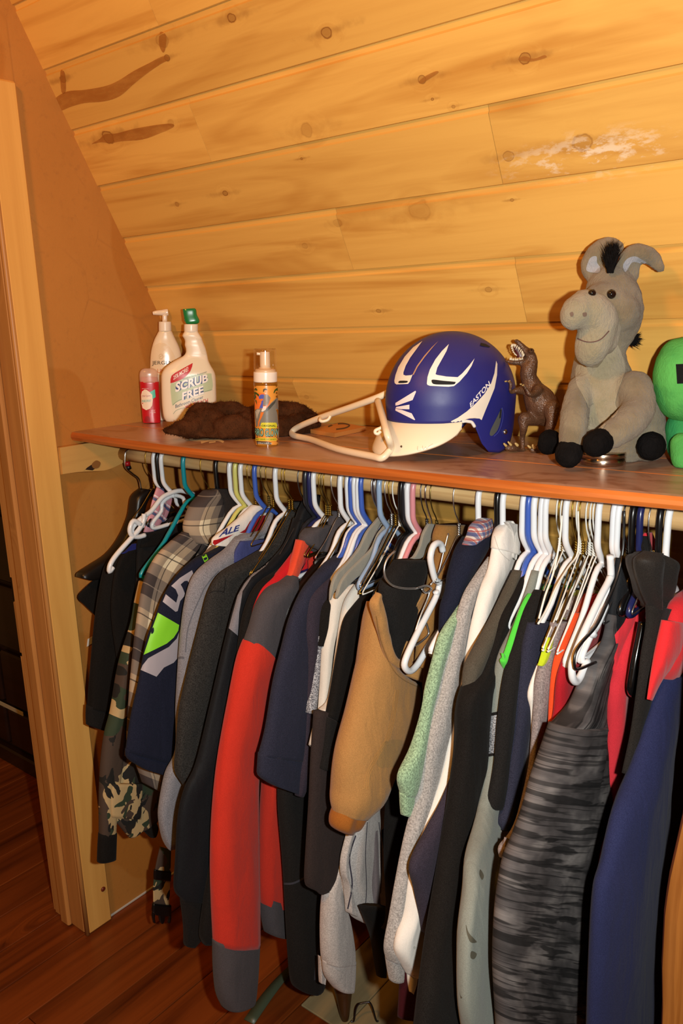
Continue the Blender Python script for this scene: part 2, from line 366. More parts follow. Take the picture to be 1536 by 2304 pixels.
# ---------------------------------------------------------------- the setting
XW = -1.672                                    # inner face of the left wall
SD = np.array([0, -0.4988, 1.0])/1.1175        # up the slope
SN = np.array([0, -1.0, -0.4988])/1.1175       # out of the slope into the room
def slope_y(z): return 1.332+(1.589-z)*0.4988
def slope_hit(x, y):
    P = np.array([0, slope_y(1.5), 1.5]); return on_plane(x, y, P, SN)
def cladding():
    k = NT('pine_cladding'); p = k.pos()
    rnd = k.n('ShaderNodeObjectInfo').outputs['Random']
    KN = [(522,40,.016,1),(735,72,.017,1),(140,178,.014,1.4),(245,308,.022,1.3),(506,435,.013,1),(398,460,.009,.8),(945,475,.028,.35),(760,502,.014,.4),(686,553,.011,.5),
          (1180,131,.014,1.2),(950,178,.013,.9),(1144,352,.015,.7),(1310,323,.020,.7),(973,223,.006,1.2),(678,357,.005,1.4),(1098,652,.010,.7),(850,700,.009,.9),(366,90,.020,.5),(376,130,.012,1.1),(1152,450,.005,1.5),(1290,715,.012,.6),(690,893,.011,.4),(385,277,.012,.4),(690,293,.02,.4),(1020,240,.006,.8)]
    dmin = None; core = None; ring = None
    for (x, y, r, st) in KN:
        r *= 0.6 if r < .02 else 0.72
        q = slope_hit(x, y)
        d = k.n('ShaderNodeVectorMath', {0: p, 1: tuple(q)}, operation='SUBTRACT').outputs[0]
        l1 = k.n('ShaderNodeVectorMath', {0: d, 1: (0.75/r, 1.0/r, 1.0/r)}, operation='MULTIPLY').outputs[0]
        l = k.n('ShaderNodeVectorMath', {0: l1}, operation='LENGTH').outputs['Value']
        l2 = k.n('ShaderNodeVectorMath', {0: k.n('ShaderNodeVectorMath', {0: d, 1: (0.13/r, 1.1/r, 1.1/r)}, operation='MULTIPLY').outputs[0]}, operation='LENGTH').outputs['Value']
        wob = k.math('MULTIPLY_ADD', k.noise(p, 38.0, 3.0), 1.1, -0.55); lw_ = k.math('ADD', l, wob)
        c = k.math('MULTIPLY', k.n('ShaderNodeMapRange', {0: lw_, 1: 0.55, 2: 0.8, 3: 1.0, 4: 0.0}).outputs[0], 0.42*min(st, 1.0)+.08)
        rg = k.math('MULTIPLY', k.n('ShaderNodeMapRange', {0: k.math('ABSOLUTE', k.math('SUBTRACT', lw_, 0.72)), 1: 0.05, 2: 0.2, 3: 1.0, 4: 0.0}).outputs[0], 0.8*min(st, 1.0))
        c = k.math('MAXIMUM', c, rg)
        s = k.math('MULTIPLY', k.n('ShaderNodeMapRange', {0: k.math('ADD', l2, k.math('MULTIPLY', wob, 1.6)), 1: 0.1, 2: 1.1, 3: 1.0, 4: 0.0}, interpolation_type='SMOOTHSTEP').outputs[0], 0.36*min(st, 1.2))
        c = k.math('MAXIMUM', c, s)
        g = k.n('ShaderNodeMapRange', {0: l, 1: 0.0, 2: 3.2, 3: 1.0, 4: 0.0}, interpolation_type='SMOOTHSTEP').outputs[0]
        core = c if core is None else k.math('MAXIMUM', core, c); ring = g if ring is None else k.math('MAXIMUM', ring, g)
    off = k.n('ShaderNodeCombineXYZ', {0: k.math('MULTIPLY', rnd, 9.0), 1: k.math('MULTIPLY', rnd, 2.0), 2: 0.0}).outputs[0]
    pv = k.n('ShaderNodeVectorMath', {0: p, 1: off}, operation='ADD').outputs[0]
    wv = k.n('ShaderNodeVectorMath', {0: k.map(pv, (0.9, 26, 26)), 1: k.n('ShaderNodeCombineXYZ', {0: 0.0, 1: k.math('MULTIPLY', ring, 1.2), 2: k.math('MULTIPLY', ring, 0.6)}).outputs[0]}, operation='ADD').outputs[0]
    g = k.noise(wv, 1.0, 6.0, 0.66, 0.8); big = k.noise(k.map(pv, (0.9, 9.0, 9.0)), 1.0, 3.0, 0.55, 1.8)
    f = k.math('ADD', k.math('MULTIPLY', k.ramp(g, [(0.42, (0, 0, 0)), (0.75, (1, 1, 1))]), 0.35), k.math('MULTIPLY', k.ramp(big, [(0.50, (0, 0, 0)), (0.68, (1, 1, 1))]), 0.62))
    col = k.mix(f, rgb('E0AE58'), rgb('B4752A'))
    t = k.math('MULTIPLY_ADD', rnd, 0.16, 0.90)
    col = k.mix(1.0, col, k.n('ShaderNodeCombineColor', {0: t, 1: t, 2: t}).outputs[0], 'MULTIPLY')
    col = k.mix(core, col, rgb('7A4518'))
    # pale scuffs where plaster dust rubbed off on the board above the plush toys
    sc = k.noise(k.map(p, (26, 60, 60)), 1.0, 4.0, 0.7)
    q = slope_hit(1330, 350); dd = k.n('ShaderNodeVectorMath', {0: k.n('ShaderNodeVectorMath', {0: k.n('ShaderNodeVectorMath', {0: p, 1: tuple(q)}, operation='SUBTRACT').outputs[0], 1: (6.0, 26, 26)}, operation='MULTIPLY').outputs[0]}, operation='LENGTH').outputs['Value']
    w = k.math('MULTIPLY', k.n('ShaderNodeMapRange', {0: dd, 1: 0.2, 2: 1.1, 3: 1.0, 4: 0.0}).outputs[0], k.ramp(sc, [(0.52, (0, 0, 0)), (0.62, (1, 1, 1))]))
    col = k.mix(k.math('MULTIPLY', w, 0.6), col, rgb('EADFC8'))
    k.set('Base Color', col); k.set('Roughness', 0.42); k.set('Specular IOR Level', 0.35)
    k.bump(k.math('ADD', g, k.math('MULTIPLY', core, -0.7)), 0.10, 0.002)
    return k.m
M_CLAD = cladding()
def panelboard():
    k = NT('fibre_board'); p = k.pos()
    a = k.noise(k.map(p, (1, 3.0, 2.2)), 1.6, 4.0, 0.55, 1.2); b = k.noise(p, 60.0, 5.0, 0.7); e = k.noise(p, 700.0, 2.0)
    v1 = k.n('ShaderNodeTexVoronoi', {'Vector': k.map(p, (0, 2.3, 1.6), (0, .3, .1)), 'Scale': 1.9}, feature='DISTANCE_TO_EDGE')
    crack = k.math('MULTIPLY', k.ramp(v1.outputs[0], [(0.0, (1, 1, 1)), (0.012, (0, 0, 0))]), k.ramp(a, [(0.45, (0, 0, 0)), (0.6, (1, 1, 1))]))
    patch = k.ramp(k.noise(k.map(p, (1, 2.0, 1.0), (0, 2.2, 0.7)), 2.3, 1.0, 0.3), [(0.485, (0, 0, 0)), (0.5, (1, 1, 1))])
    c = k.mix(a, rgb('A4661F'), rgb('B9792F')); c = k.mix(k.math('MULTIPLY', patch, 0.2), c, rgb('CF9850'))
    c = k.mix(k.math('MULTIPLY', k.ramp(b, [(0.55, (0, 0, 0)), (0.75, (1, 1, 1))]), 0.3), c, rgb('8A5A2A'))
    c = k.mix(k.math('MULTIPLY', crack, 0.22), c, rgb('7A4E22'))
    k.set('Base Color', c); k.set('Roughness', 0.7); k.bump(k.math('ADD', k.math('MULTIPLY', e, 0.5), k.math('ADD', b, k.math('MULTIPLY', crack, -0.8))), 0.25, 0.0015)
    return k.m
M_PANEL = panelboard()
M_TRIM = wood('pine_trim', 'DCA95A', 'B67C35', axis=2, knots=0.16, rough=0.5, fig=0.4)
M_JAMB = wood('pine_jamb', 'C98E4E', '9A6430', axis=2, knots=0.22, rough=0.45, fig=0.6)
M_FLOOR = wood('stained_floor_board', '8A4318', '4A1D08', axis=1, knots=0.10, rough=0.33, fig=0.75, coat=0.1)
M_RAW = wood('raw_floor_board', '9A8862', '6A5A3C', axis=1, knots=0.25, rough=0.8, fig=0.5)
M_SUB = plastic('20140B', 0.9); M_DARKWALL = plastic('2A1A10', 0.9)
M_ROD = wood('fir_rod', 'DDBB84', 'A87E4C', axis=0, sc=2.0, knots=0.0, rough=0.5, fig=0.8)
M_CLEAT = wood('waney_cleat', 'CF9F58', '9C6428', axis=1, knots=0.0, rough=0.6, fig=0.5)

def strip(prof, a, b, ex, ey, org):
    """extrude a 2-D profile (along ex,ey from org) between parameters a..b of the third axis"""
    ez = np.cross(ex, ey); n = len(prof)
    v = [org+ex*p[0]+ey*p[1]+ez*t for t in (a, b) for p in prof]
    f = [(i, (i+1) % n, n+(i+1) % n, n+i) for i in range(n)]+[tuple(range(n))[::-1], tuple(range(n, 2*n))]
    return v, f
# sloping tongue-and-groove ceiling
ZR = 1.10
XR = -0.245
def clad_face(x0, x1, z0, z1, y_off):
    a = np.array([0, slope_y(z0), z0])-SN*y_off; b = np.array([0, slope_y(z1), z1])-SN*y_off
    return a, b
v = []
for z in (0.0, 2.62):
    for d in (0.016, 0.05):
        for x in (-1.79, 0.35): v.append(np.array([x, slope_y(z), z])-SN*d)
ceiling = emit('ceiling', v, [(0, 1, 5, 4), (2, 6, 7, 3), (0, 4, 6, 2), (1, 3, 7, 5), (0, 2, 3, 1), (4, 5, 7, 6)], M_SUB, smooth=False); ceiling['kind'] = 'structure'
J = {0: [-1.294], 1: [], 2: [-1.293], 3: [-0.678], 4: [-1.03], 5: [-0.686], 6: [], 7: [-1.31], -1: [-0.92]}
STEP = 0.1102
for r in range(-5, 19):                       # row r lies below the groove at z = 2.138 - r*STEP
    zt = 2.138-r*STEP; zb = zt-STEP
    L = STEP*1.1175
    xs = [XW-0.03]+J.get(r, [-0.68] if r % 3 == 0 else [])+[0.30]
    org = np.array([0, slope_y(zb), zb]); th = 0.0155
    dz = (0.0004*((r*7) % 5-2))
    for x0, x1 in zip(xs[:-1], xs[1:]):
        # board section: tight lower edge, wide chamfer on the upper (tongue) edge
        prof = [(0.0012, -th), (0.0012, -0.0040), (0.0034, dz), (L-0.0105, dz), (L-0.0078, -0.0042), (L+0.0010, -0.0046), (L+0.0010, -th)]
        g = 0.0004
        vv = [org+SD*p[0]+SN*p[1]+np.array([x, 0, 0]) for x in (x0+g, x1-g) for p in prof]
        n = len(prof); ff = [((i+1) % n, i, n+i, n+(i+1) % n) for i in range(n)]+[tuple(range(n)), tuple(range(2*n-1, n-1, -1))]
        if zb > -0.02: emit('cladding_board', vv, ff, M_CLAD, ceiling, smooth=False)
# dark heartwood figure round the branch at the left of the second board, and a wedge-shaped one below it
hw_ = NT('heartwood'); hn = hw_.noise(hw_.map(hw_.pos(), (14, 60, 60)), 1.0, 5.0, .65); hw_.set('Base Color', hw_.mix(hn, rgb('C07E34'), rgb('9E5C20'))); hw_.set('Roughness', .45); hw_.set('Alpha', hw_.math('MULTIPLY_ADD', hn, .9, .12))
tcl = bvh([o for o in ceiling.children])
for pl in ([(130,250),(122,225),(150,206),(190,202),(235,194),(265,182),(300,160),(335,142),(362,128),(376,126),(380,134),(362,144),(330,166),(300,190),(270,216),(235,228),(190,232),(160,240)], [(206,324),(225,312),(236,302),(262,300),(300,290),(345,282),(385,278),(390,286),(360,300),(320,314),(272,318),(250,322),(228,320)], [(942,184),(955,172),(980,160),(986,164),(965,178),(948,188)], [(1165,134),(1180,126),(1200,132),(1224,124),(1228,130),(1200,138),(1180,138)], [(360,72),(374,80),(372,110),(366,118),(358,100)], [(136,160),(146,165),(148,205),(138,206)]):
    decal('heartwood_figure', smoothpoly(pl), tcl, hw_.m, ceiling, off=.0006, maxlen=14)
# walls
def prism(yz, x0, x1):
    n = len(yz); v = [(x0, a, b) for a, b in yz]+[(x1, a, b) for a, b in yz]
    return v, [(i, (i+1) % n, n+(i+1) % n, n+i) for i in range(n)]+[tuple(range(n))[::-1], tuple(range(n, 2*n))]
zt = 2.6
v, f = prism([(0.976, 0), (slope_y(0)+.03, 0), (slope_y(zt)+.03, zt), (-1.2, zt), (-1.2, 1.985), (0.976, 1.985)], XW-0.125, XW)
wl = emit('wall_left', v, f, M_PANEL, smooth=False); wl['kind'] = 'structure'
v, f = prism([(1.0, 0), (slope_y(0)+.03, 0), (slope_y(zt)+.03, zt), (0.83, zt), (0.83, 2.0), (1.0, 2.0)], XR, XR+0.09)
wr = emit('wall_right', v, f, M_PANEL, smooth=False); wr['kind'] = 'structure'
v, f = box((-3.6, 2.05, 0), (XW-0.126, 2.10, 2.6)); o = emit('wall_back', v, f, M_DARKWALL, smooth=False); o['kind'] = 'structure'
# floor
v, f = box((-3.6, -1.2, -0.05), (0.6, 2.2, -0.012)); fl_ = emit('floor', v, f, M_SUB, smooth=False); fl_['kind'] = 'structure'
E0 = -1.32
rnd = random.Random(3)
for i in range(-7, 17):
    x1 = E0-0.1175*i; x0 = x1-0.1175
    cuts = [-1.2, rnd.uniform(-.6, .2), rnd.uniform(.5, .75) if i != 1 else 0.735, 2.14]
    pieces = [(cuts[0], cuts[1]), (cuts[1], cuts[2]), (cuts[2], cuts[3])]
    if -0.99 < x1 < 0.1:                      # the boards inside the closet were never stained
        pieces = [(cuts[0], cuts[1]), (cuts[1], 1.125+0.012*(i % 3)), (1.125+0.012*(i % 3), 2.14)]
    for kx, (a, b) in enumerate(pieces):
        vv, ff = bbox((x0+0.0012, a+0.0008, -0.0125), (x1-0.0012, b-0.0008, rnd.uniform(-0.0006, 0.0)), 0.0015)
        emit('floor_board', vv, ff, M_RAW if (kx == 2 and -0.99 < x1 < 0.1) else M_FLOOR, fl_, smooth=False)
# door trim at the left: casing on the wall face, jamb, stop, and the far casing with its latch cut-out
c0 = XW+0.017
def casing(name, x0, x1, y0, y1, z0, z1, m, r=0.005):
    v, f = bbox((x0, y0, z0), (x1, y1, z1), r); o = emit(name, v, f, m, smooth=False); o['kind'] = 'structure'; return o
t1 = casing('trim_1', XW+0.0005, c0, 0.966, 1.036, 0.004, 1.991, M_TRIM, 0.004)
v, f = tube([(c0-0.006, 0.9655, z) for z in (0.004, .5, 1.0, 1.5, 1.989)], 0.006, 10, 2); emit('edge_bead', v, f, M_JAMB, t1)
v, f = lathe([(0.0, 0), (0.006, 0.001), (0.0065, 0.003), (0.004, 0.005), (0.0001, 0.0055)], (0, 0, 0), 12)
v = np.array([(c0+p[2]-0.0008, 1.019+p[0], 0.105+p[1]) for p in v]); emit('screw_plug', v, f, plastic('6A2412', 0.4), t1, smooth=True)
t2 = casing('trim_2', XW-0.128, XW+0.0005, 0.963, 0.9755, 0.004, 1.983, M_JAMB, 0.002)
v, f = bbox((XW-0.086, 0.951, 0.004), (XW-0.050, 0.9635, 1.98), 0.004); emit('door_stop', v, f, M_JAMB, t2, smooth=False)
t3 = casing('trim_3', XW-0.1420, XW-0.1282, 0.966, 1.03, 0.004, 0.735, M_JAMB, 0.003)
zz = at(25, 1300, 0, XW-0.14)[2]; zy = at(32, 1352, 0, XW-0.14)[2]
v, f = bbox((XW-0.142, 0.966, zz), (XW-0.1282, 1.03, 1.983), 0.003); emit('upper_casing', v, f, M_JAMB, t3, smooth=False)
v, f = bbox((XW-0.142, 0.966, 0.72), (XW-0.1282, 1.03, zy), 0.003); emit('lower_casing', v, f, M_JAMB, t3, smooth=False)
v, f = bbox((XW-0.1400, 0.9665, zy), (XW-0.1286, 0.975, zz), 0.001); emit('strike_plate', v, f, metal('3A2C20', 0.5), t3, smooth=False)
# thin white seal where the left wall meets the floor
v, f = bbox((XW, 1.04, 0.0005), (XW+0.004, 1.40, 0.006), 0.001); o = emit('baseboard_left', v, f, plastic('BFB8AC', 0.7), smooth=False); o['kind'] = 'structure'
# right-hand jamb of the closet opening
M_RJ = wood('pine_right_jamb', 'B87A3A', '7E4818', axis=2, sc=1.6, knots=0.05, rough=0.4, fig=0.8)
def jx(z): return float(np.interp(z, [0, .55, .635, .724, .773, .828, .876, .92], [-.270, -.271, -.277, -.278, -.275, -.268, -.262, -.261]))
v = []; zs = [0.003, .3, .5, .58, .64, .68, .72, .75, .78, .81, .84, .87, .92, 1.4, 2.05]
for z in zs:
    e = jx(z); v += [(a, b, z) for a, b in [(-0.140, 0.972), (e+0.022, 0.972), (e+0.005, 0.978), (e, 0.990), (e, 1.05), (-0.244, 1.06), (-0.244, 0.9985), (-0.140, 0.9985)]]
n = 8; f = [(k*n+i, k*n+(i+1) % n, k*n+n+(i+1) % n, k*n+n+i) for k in range(len(zs)-1) for i in range(n)]+[tuple(range(n))[::-1], tuple((len(zs)-1)*n+i for i in range(n))]
t4 = emit('trim_4', v, f, M_RJ, smooth=False); t4['kind'] = 'structure'
# dark dresser in the room beyond the doorway
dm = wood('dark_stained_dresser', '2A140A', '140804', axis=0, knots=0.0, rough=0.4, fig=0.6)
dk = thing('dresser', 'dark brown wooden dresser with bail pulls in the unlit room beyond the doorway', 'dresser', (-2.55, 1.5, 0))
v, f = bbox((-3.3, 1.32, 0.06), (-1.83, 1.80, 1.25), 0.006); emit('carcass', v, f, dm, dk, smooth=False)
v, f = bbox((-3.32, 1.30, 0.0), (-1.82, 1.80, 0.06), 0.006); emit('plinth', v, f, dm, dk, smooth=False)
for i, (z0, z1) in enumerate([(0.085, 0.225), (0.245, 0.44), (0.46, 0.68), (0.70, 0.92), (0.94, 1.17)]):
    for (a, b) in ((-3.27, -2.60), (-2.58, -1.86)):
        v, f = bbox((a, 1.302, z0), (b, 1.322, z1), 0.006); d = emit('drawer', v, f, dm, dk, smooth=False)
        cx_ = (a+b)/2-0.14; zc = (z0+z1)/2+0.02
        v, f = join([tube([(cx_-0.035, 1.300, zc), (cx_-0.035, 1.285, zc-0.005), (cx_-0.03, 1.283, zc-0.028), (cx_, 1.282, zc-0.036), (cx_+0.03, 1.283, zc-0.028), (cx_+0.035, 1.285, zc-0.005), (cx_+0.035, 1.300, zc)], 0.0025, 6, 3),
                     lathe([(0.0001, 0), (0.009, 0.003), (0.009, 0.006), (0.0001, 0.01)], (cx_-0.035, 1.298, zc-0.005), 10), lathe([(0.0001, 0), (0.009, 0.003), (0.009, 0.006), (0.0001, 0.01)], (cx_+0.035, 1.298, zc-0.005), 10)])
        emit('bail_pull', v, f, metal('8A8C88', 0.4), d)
v, f = bbox((-2.68, 1.2985, 0.228), (-2.47, 1.301, 0.243), 0.0005); emit('drawer_edge', v, f, plastic('B5A888', 0.7), dk, smooth=False)
# ---------------------------------------------------------------- closet shelf and rod
ZS = 1.26
def zs_at(x): return ZS+0.0058*max(0.0, min(1.0, (-1.25-x)/0.42))
def shelf_mat():
    k = NT('varnished_shelf'); p = k.pos()
    g = k.noise(k.map(p, (1.6, 46, 46)), 1.0, 5.0, 0.6, 0.8); big = k.noise(k.map(p, (9, 16, 9)), 1.0, 4.0, 0.65, 1.0)
    c = k.mix(k.ramp(g, [(0.35, (0, 0, 0)), (0.7, (1, 1, 1))]), rgb('C86F2E'), rgb('9C4E1C'))
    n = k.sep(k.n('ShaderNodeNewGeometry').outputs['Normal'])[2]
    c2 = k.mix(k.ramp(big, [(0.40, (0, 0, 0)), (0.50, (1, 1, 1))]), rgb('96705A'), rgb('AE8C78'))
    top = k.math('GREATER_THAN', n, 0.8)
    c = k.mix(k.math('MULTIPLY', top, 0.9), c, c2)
    k.set('Base Color', c); k.set('Roughness', k.math('MULTIPLY_ADD', big, 0.3, 0.22)); k.set('Coat Weight', 0.25); k.set('Coat Roughness', 0.3); k.bump(g, 0.12, 0.002)
    return k.m
M_SHELF = shelf_mat()
sh = thing('closet_shelf', 'reddish varnished board shelf above the hanging clothes', 'shelf', (-0.96, 1.28, 1.235))
def board(name, y0, y1, round_=False):
    if round_:
        pr = [(y0+.002, -.019), (y0-.001, -.012), (y0, -.006), (y0+.004, -.001), (y0+.012, 0), (y1-.0015, 0), (y1, -.0015), (y1, -.022), (y0+.012, -.022)]
    else: pr = [(y0, -.0015), (y0+.0015, 0), (y1, 0), (y1, -.02), (y0, -.02)]
    n = len(pr); xs = np.linspace(XW+0.001, XR-0.004, 60); v = []
    for i, x in enumerate(xs):
        sag = -0.006*math.sin(math.pi*min(1, max(0, (x-XW)/1.6)))*0; wob = 0.0016*mnoise.noise((x*5, y0*3, 0.4)) if round_ else 0
        bow = -0.017*math.sin(math.pi*min(1.0, (x-XW)/1.40))**1.0 if round_ else 0
        for (a, b) in pr: v.append((x, a+((wob+bow) if a < y0+.02 else 0), zs_at(x)+b+(wob*0.6 if b < -.017 else 0)))
    f = [(i*n+(j+1) % n, i*n+j, (i+1)*n+j, (i+1)*n+(j+1) % n) for i in range(len(xs)-1) for j in range(n)]
    f += [tuple(range(n)), tuple((len(xs)-1)*n+j for j in range(n))[::-1]]
    return emit(name, v, f, M_SHELF, sh, smooth=False)
b1 = board('shelf_board', 1.082, 1.218, True); b2 = board('shelf_board', 1.2195, 1.352); b3 = board('shelf_board', 1.3535, 1.480)
# cleat: waney-edged board screwed to the left wall, carrying the shelf end
v = []; ys = np.linspace(1.037, 1.47, 40)
for y in ys:
    zb = 1.172+0.010*mnoise.noise((y*9, 3.1, 0))-0.006*math.sin((y-1.03)*16)+max(0, (y-1.15))*0.10
    for (x, z) in ((XW, zb), (XW+0.021, zb+0.004), (XW+0.022, 1.2372), (XW, 1.2372)): v.append((x, y, z))
f = [(i*4+j, i*4+(j+1) % 4, i*4+4+(j+1) % 4, i*4+4+j) for i in range(39) for j in range(4)]+[(3, 2, 1, 0), (156, 157, 158, 159)]
cl = emit('support_cleat', v, f, M_CLEAT, sh, smooth=False)
tr = bvh([cl])
decal('bark_edge', [[(124,1083),(180,1068),(196,1052),(214,1040),(226,1044),(214,1054),(190,1072),(150,1082)]], tr, ink('2A1608'), cl, maxlen=9)
decal('knot', smoothpoly([(206,1045),(216,1036),(226,1041),(222,1052),(211,1054)]), tr, ink('8A5A28'), cl, off=0.0012)
YR, ZRD, RR = 1.205, 1.199, 0.0165
v, f = tube([(XW+0.024, YR, ZRD), (-1.2, YR, ZRD), (-.7, YR, ZRD), (XR-0.002, YR, ZRD)], RR, 20, 4)
emit('closet_rod', v, f, M_ROD, loc=(-0.95, YR, ZRD)); tag(bpy.data.objects['closet_rod'], 'round wooden closet pole under the shelf carrying all the hangers', 'rod')
# dried cream streaks on the shelf in front of the brown towel
trs = bvh([b1, b2])
decal('dried_streak', [smoothpoly([(409,985),(440,989),(470,986),(455,993),(430,992)]), *stroke([(452,996),(470,991),(490,990),(503,995)], 5), *stroke([(470,996),(485,994)], 3)], trs, ink('DFC69A'), sh, off=0.0008)
# ---------------------------------------------------------------- hangers on the rod
def rod_y(px): return 1030+0.1006*(px-283)
def lane(px): return float(at(px, rod_y(px)+6, 1, YR-0.019)[0])
PL = {'white': 'E6E7EA', 'black': '0C0B0C', 'teal': '0E8C98', 'yellow': 'D2CC70', 'blue': '3F5FB4', 'navy': '1C2250', 'charcoal': '23252B', 'pale blue': '8FA6C4', 'pink': 'D98C92', 'pale grey': 'B9BCC0', 'grey blue': '6E8A98'}
WI = {'gold': ('B08C3C', 0.36), 'chrome': ('DADADA', 0.34), 'grey': ('77787A', 0.35), 'brass': ('8C7A4A', 0.35), 'white': None}
def hanger_geo(kind, half=0.158, drop=0.125):
    if kind == 'plastic':
        r = 0.0052; h = [(.024,-.014),(.0235,.004),(.014,.0195),(0,.0245),(-.0145,.0195),(-.0230,.004),(-.0236,-.028),(-.022,-.050),(-.012,-.066),(0,-.080),(0,-.090)]
        b = [(0,-.086),(-.03,-.096),(-half*.6,-.086-drop*.62),(-half,-.086-drop),(-half-.006,-.086-drop-.012),(-half+.008,-.086-drop-.017),(0,-.086-drop-.016),(half-.008,-.086-drop-.017),(half+.006,-.086-drop-.012),(half,-.086-drop),(half*.6,-.086-drop*.62),(.03,-.096)]
        g = [tube([(0, y, z) for y, z in h], r, 8, 4), tube([(0, y, z) for y, z in b], r*.92, 8, 3, closed=True)]
    else:
        r = 0.00125; h = [(.019,-.010),(.0175,.006),(.010,.0165),(0,.0190),(-.0115,.0160),(-.0185,.004),(-.0185,-.014),(-.013,-.032),(-.004,-.046),(0,-.056),(0,-.075)]
        b = [(0,-.074),(-.012,-.080),(-half*.6,-.078-drop*.6),(-half,-.078-drop),(-half-.004,-.078-drop-.006),(-half+.004,-.078-drop-.009),(0,-.087-drop),(half-.004,-.078-drop-.009),(half+.004,-.078-drop-.006),(half,-.078-drop),(half*.6,-.078-drop*.6),(.012,-.080)]
        tw = [(0.0022*math.cos(a), 0.0022*math.sin(a), -.054-.0013*a) for a in np.linspace(0, 15.7, 40)]
        tw2 = [(-x, -y, z) for x, y, z in tw]
        g = [tube([(0, y, z) for y, z in h], r, 6, 4), tube([(0, y, z) for y, z in b], r, 6, 3, closed=True), tube(tw, r*.9, 5, 1), tube(tw2, r*.9, 5, 1)]
    return join(g)
GEO = {}
ORD = ['first', 'second', 'third', 'fourth', 'fifth', 'sixth', 'seventh', 'eighth', 'ninth', 'tenth', 'eleventh', 'twelfth', 'thirteenth', 'fourteenth', 'fifteenth', 'sixteenth', 'seventeenth', 'eighteenth', 'nineteenth', 'twentieth', 'twenty-first', 'twenty-second', 'twenty-third', 'twenty-fourth', 'twenty-fifth', 'twenty-sixth', 'twenty-seventh', 'twenty-eighth']
HANG = [(327,'w','gold'),(349,'p','white'),(357,'p','black'),(366,'p','white'),(415,'p','teal'),(451,'w','gold'),(488,'p','black'),(520,'p','white'),(531,'p','yellow'),(544,'p','white'),(556,'w','gold'),(565,'w','gold'),(576,'p','blue'),(586,'w','brass'),(597,'w','gold'),
 (622,'p','white'),(633,'w','gold'),(640,'w','gold'),(669,'w','grey'),(689,'p','charcoal'),(699,'p','navy'),(709,'p','white'),(717,'w','gold'),(722,'w','brass'),(727,'w','gold'),(745,'w','chrome'),(768,'p','white'),(777,'w','gold'),(784,'p','white'),(792,'p','blue'),(800,'p','white'),(807,'p','white'),(815,'p','blue'),
 (836,'w','chrome'),(839,'w','grey'),(843,'w','chrome'),(855,'p','pale blue'),(865,'w','chrome'),(874,'w','gold'),(883,'w','white'),(904,'p','black'),(911,'p','charcoal'),(919,'p','white'),(931,'p','pink'),(945,'w','grey'),(968,'w','brass'),(1020,'w','chrome'),
 (1080,'p','white'),(1112,'w','gold'),(1121,'p','black'),(1134,'p','white'),(1179,'p','white'),(1190,'p','blue'),(1205,'p','white'),(1220,'p','white'),(1231,'p','white'),(1251,'w','white'),(1256,'w','gold'),(1261,'w','white'),(1277,'p','white'),(1286,'w','gold'),(1296,'w','white'),(1303,'w','gold'),(1319,'w','white'),(1327,'w','white'),(1335,'w','white'),(1348,'p','white'),(1384,'p','white'),(1394,'p','white'),(1404,'w','grey'),(1427,'p','black'),(1443,'p','navy'),(1461,'w','chrome'),(1485,'p','black'),(1505,'p','white')]
# a few hangers are singled out by what hangs on them or how they look
SPEC = {415: 'teal plastic hanger with its rounded end showing above the camouflage jacket', 531: 'pale yellow plastic hanger between two white ones above the white and red jersey', 931: 'dusty pink plastic hanger sloping down to the black fleece hood', 855: 'pale blue plastic hanger above the grey flocked hangers', 366: 'white plastic hanger with an empty white hanger hooked on its shoulder',
 488: 'black plastic hanger rising from the plaid hooded shirt', 1080: 'white plastic hanger in the flannel collar of the navy jacket', 1134: 'white plastic hanger in the collar of the white dress shirt', 1020: 'chrome wire hanger above the second tan canvas jacket', 968: 'thin brass wire hanger just right of the pink hanger and a grey one', 1505: 'white plastic hanger farthest right on the closet pole', 1461: 'chrome wire hanger above the red collar near the right end of the pole', 1443: 'navy plastic hanger next to the black one at the right end', 699: 'navy plastic hanger beside the charcoal one near the middle of the pole', 1404: 'thin grey wire hanger above the streaked grey jacket', 669: 'grey wire hanger standing alone left of the charcoal and navy hangers'}
SHORT = {349: .06, 357: .06, 366: .06, 1277: .11, 1348: .13, 768: .09, 777: .1, 784: .085, 792: .085, 800: .10, 807: .10, 815: .085, 836: .1, 839: .1, 843: .1, 855: .09, 865: .1, 874: .11, 883: .11, 904: .10, 911: .10, 919: .11, 931: .125, 945: .12, 689: .1, 699: .1, 709: .1, 622: .1, 576: .12, 1179: .085, 1190: .085, 1205: .10, 1220: .09, 1231: .09,  1134: .1, 1121: .1, 1112: .1, 669: .12, 633: .12, 640: .12, 1427: .05, 1443: .05, 1485: .05, 1505: .045, 1461: .06, 1404: .08, 1384: .12, 1394: .12}
cnt = {}; rnd = random.Random(11); HX = {}
tot = {}
for px, k, c in HANG:
    if px not in SPEC: tot[(k, c)] = tot.get((k, c), 0)+1
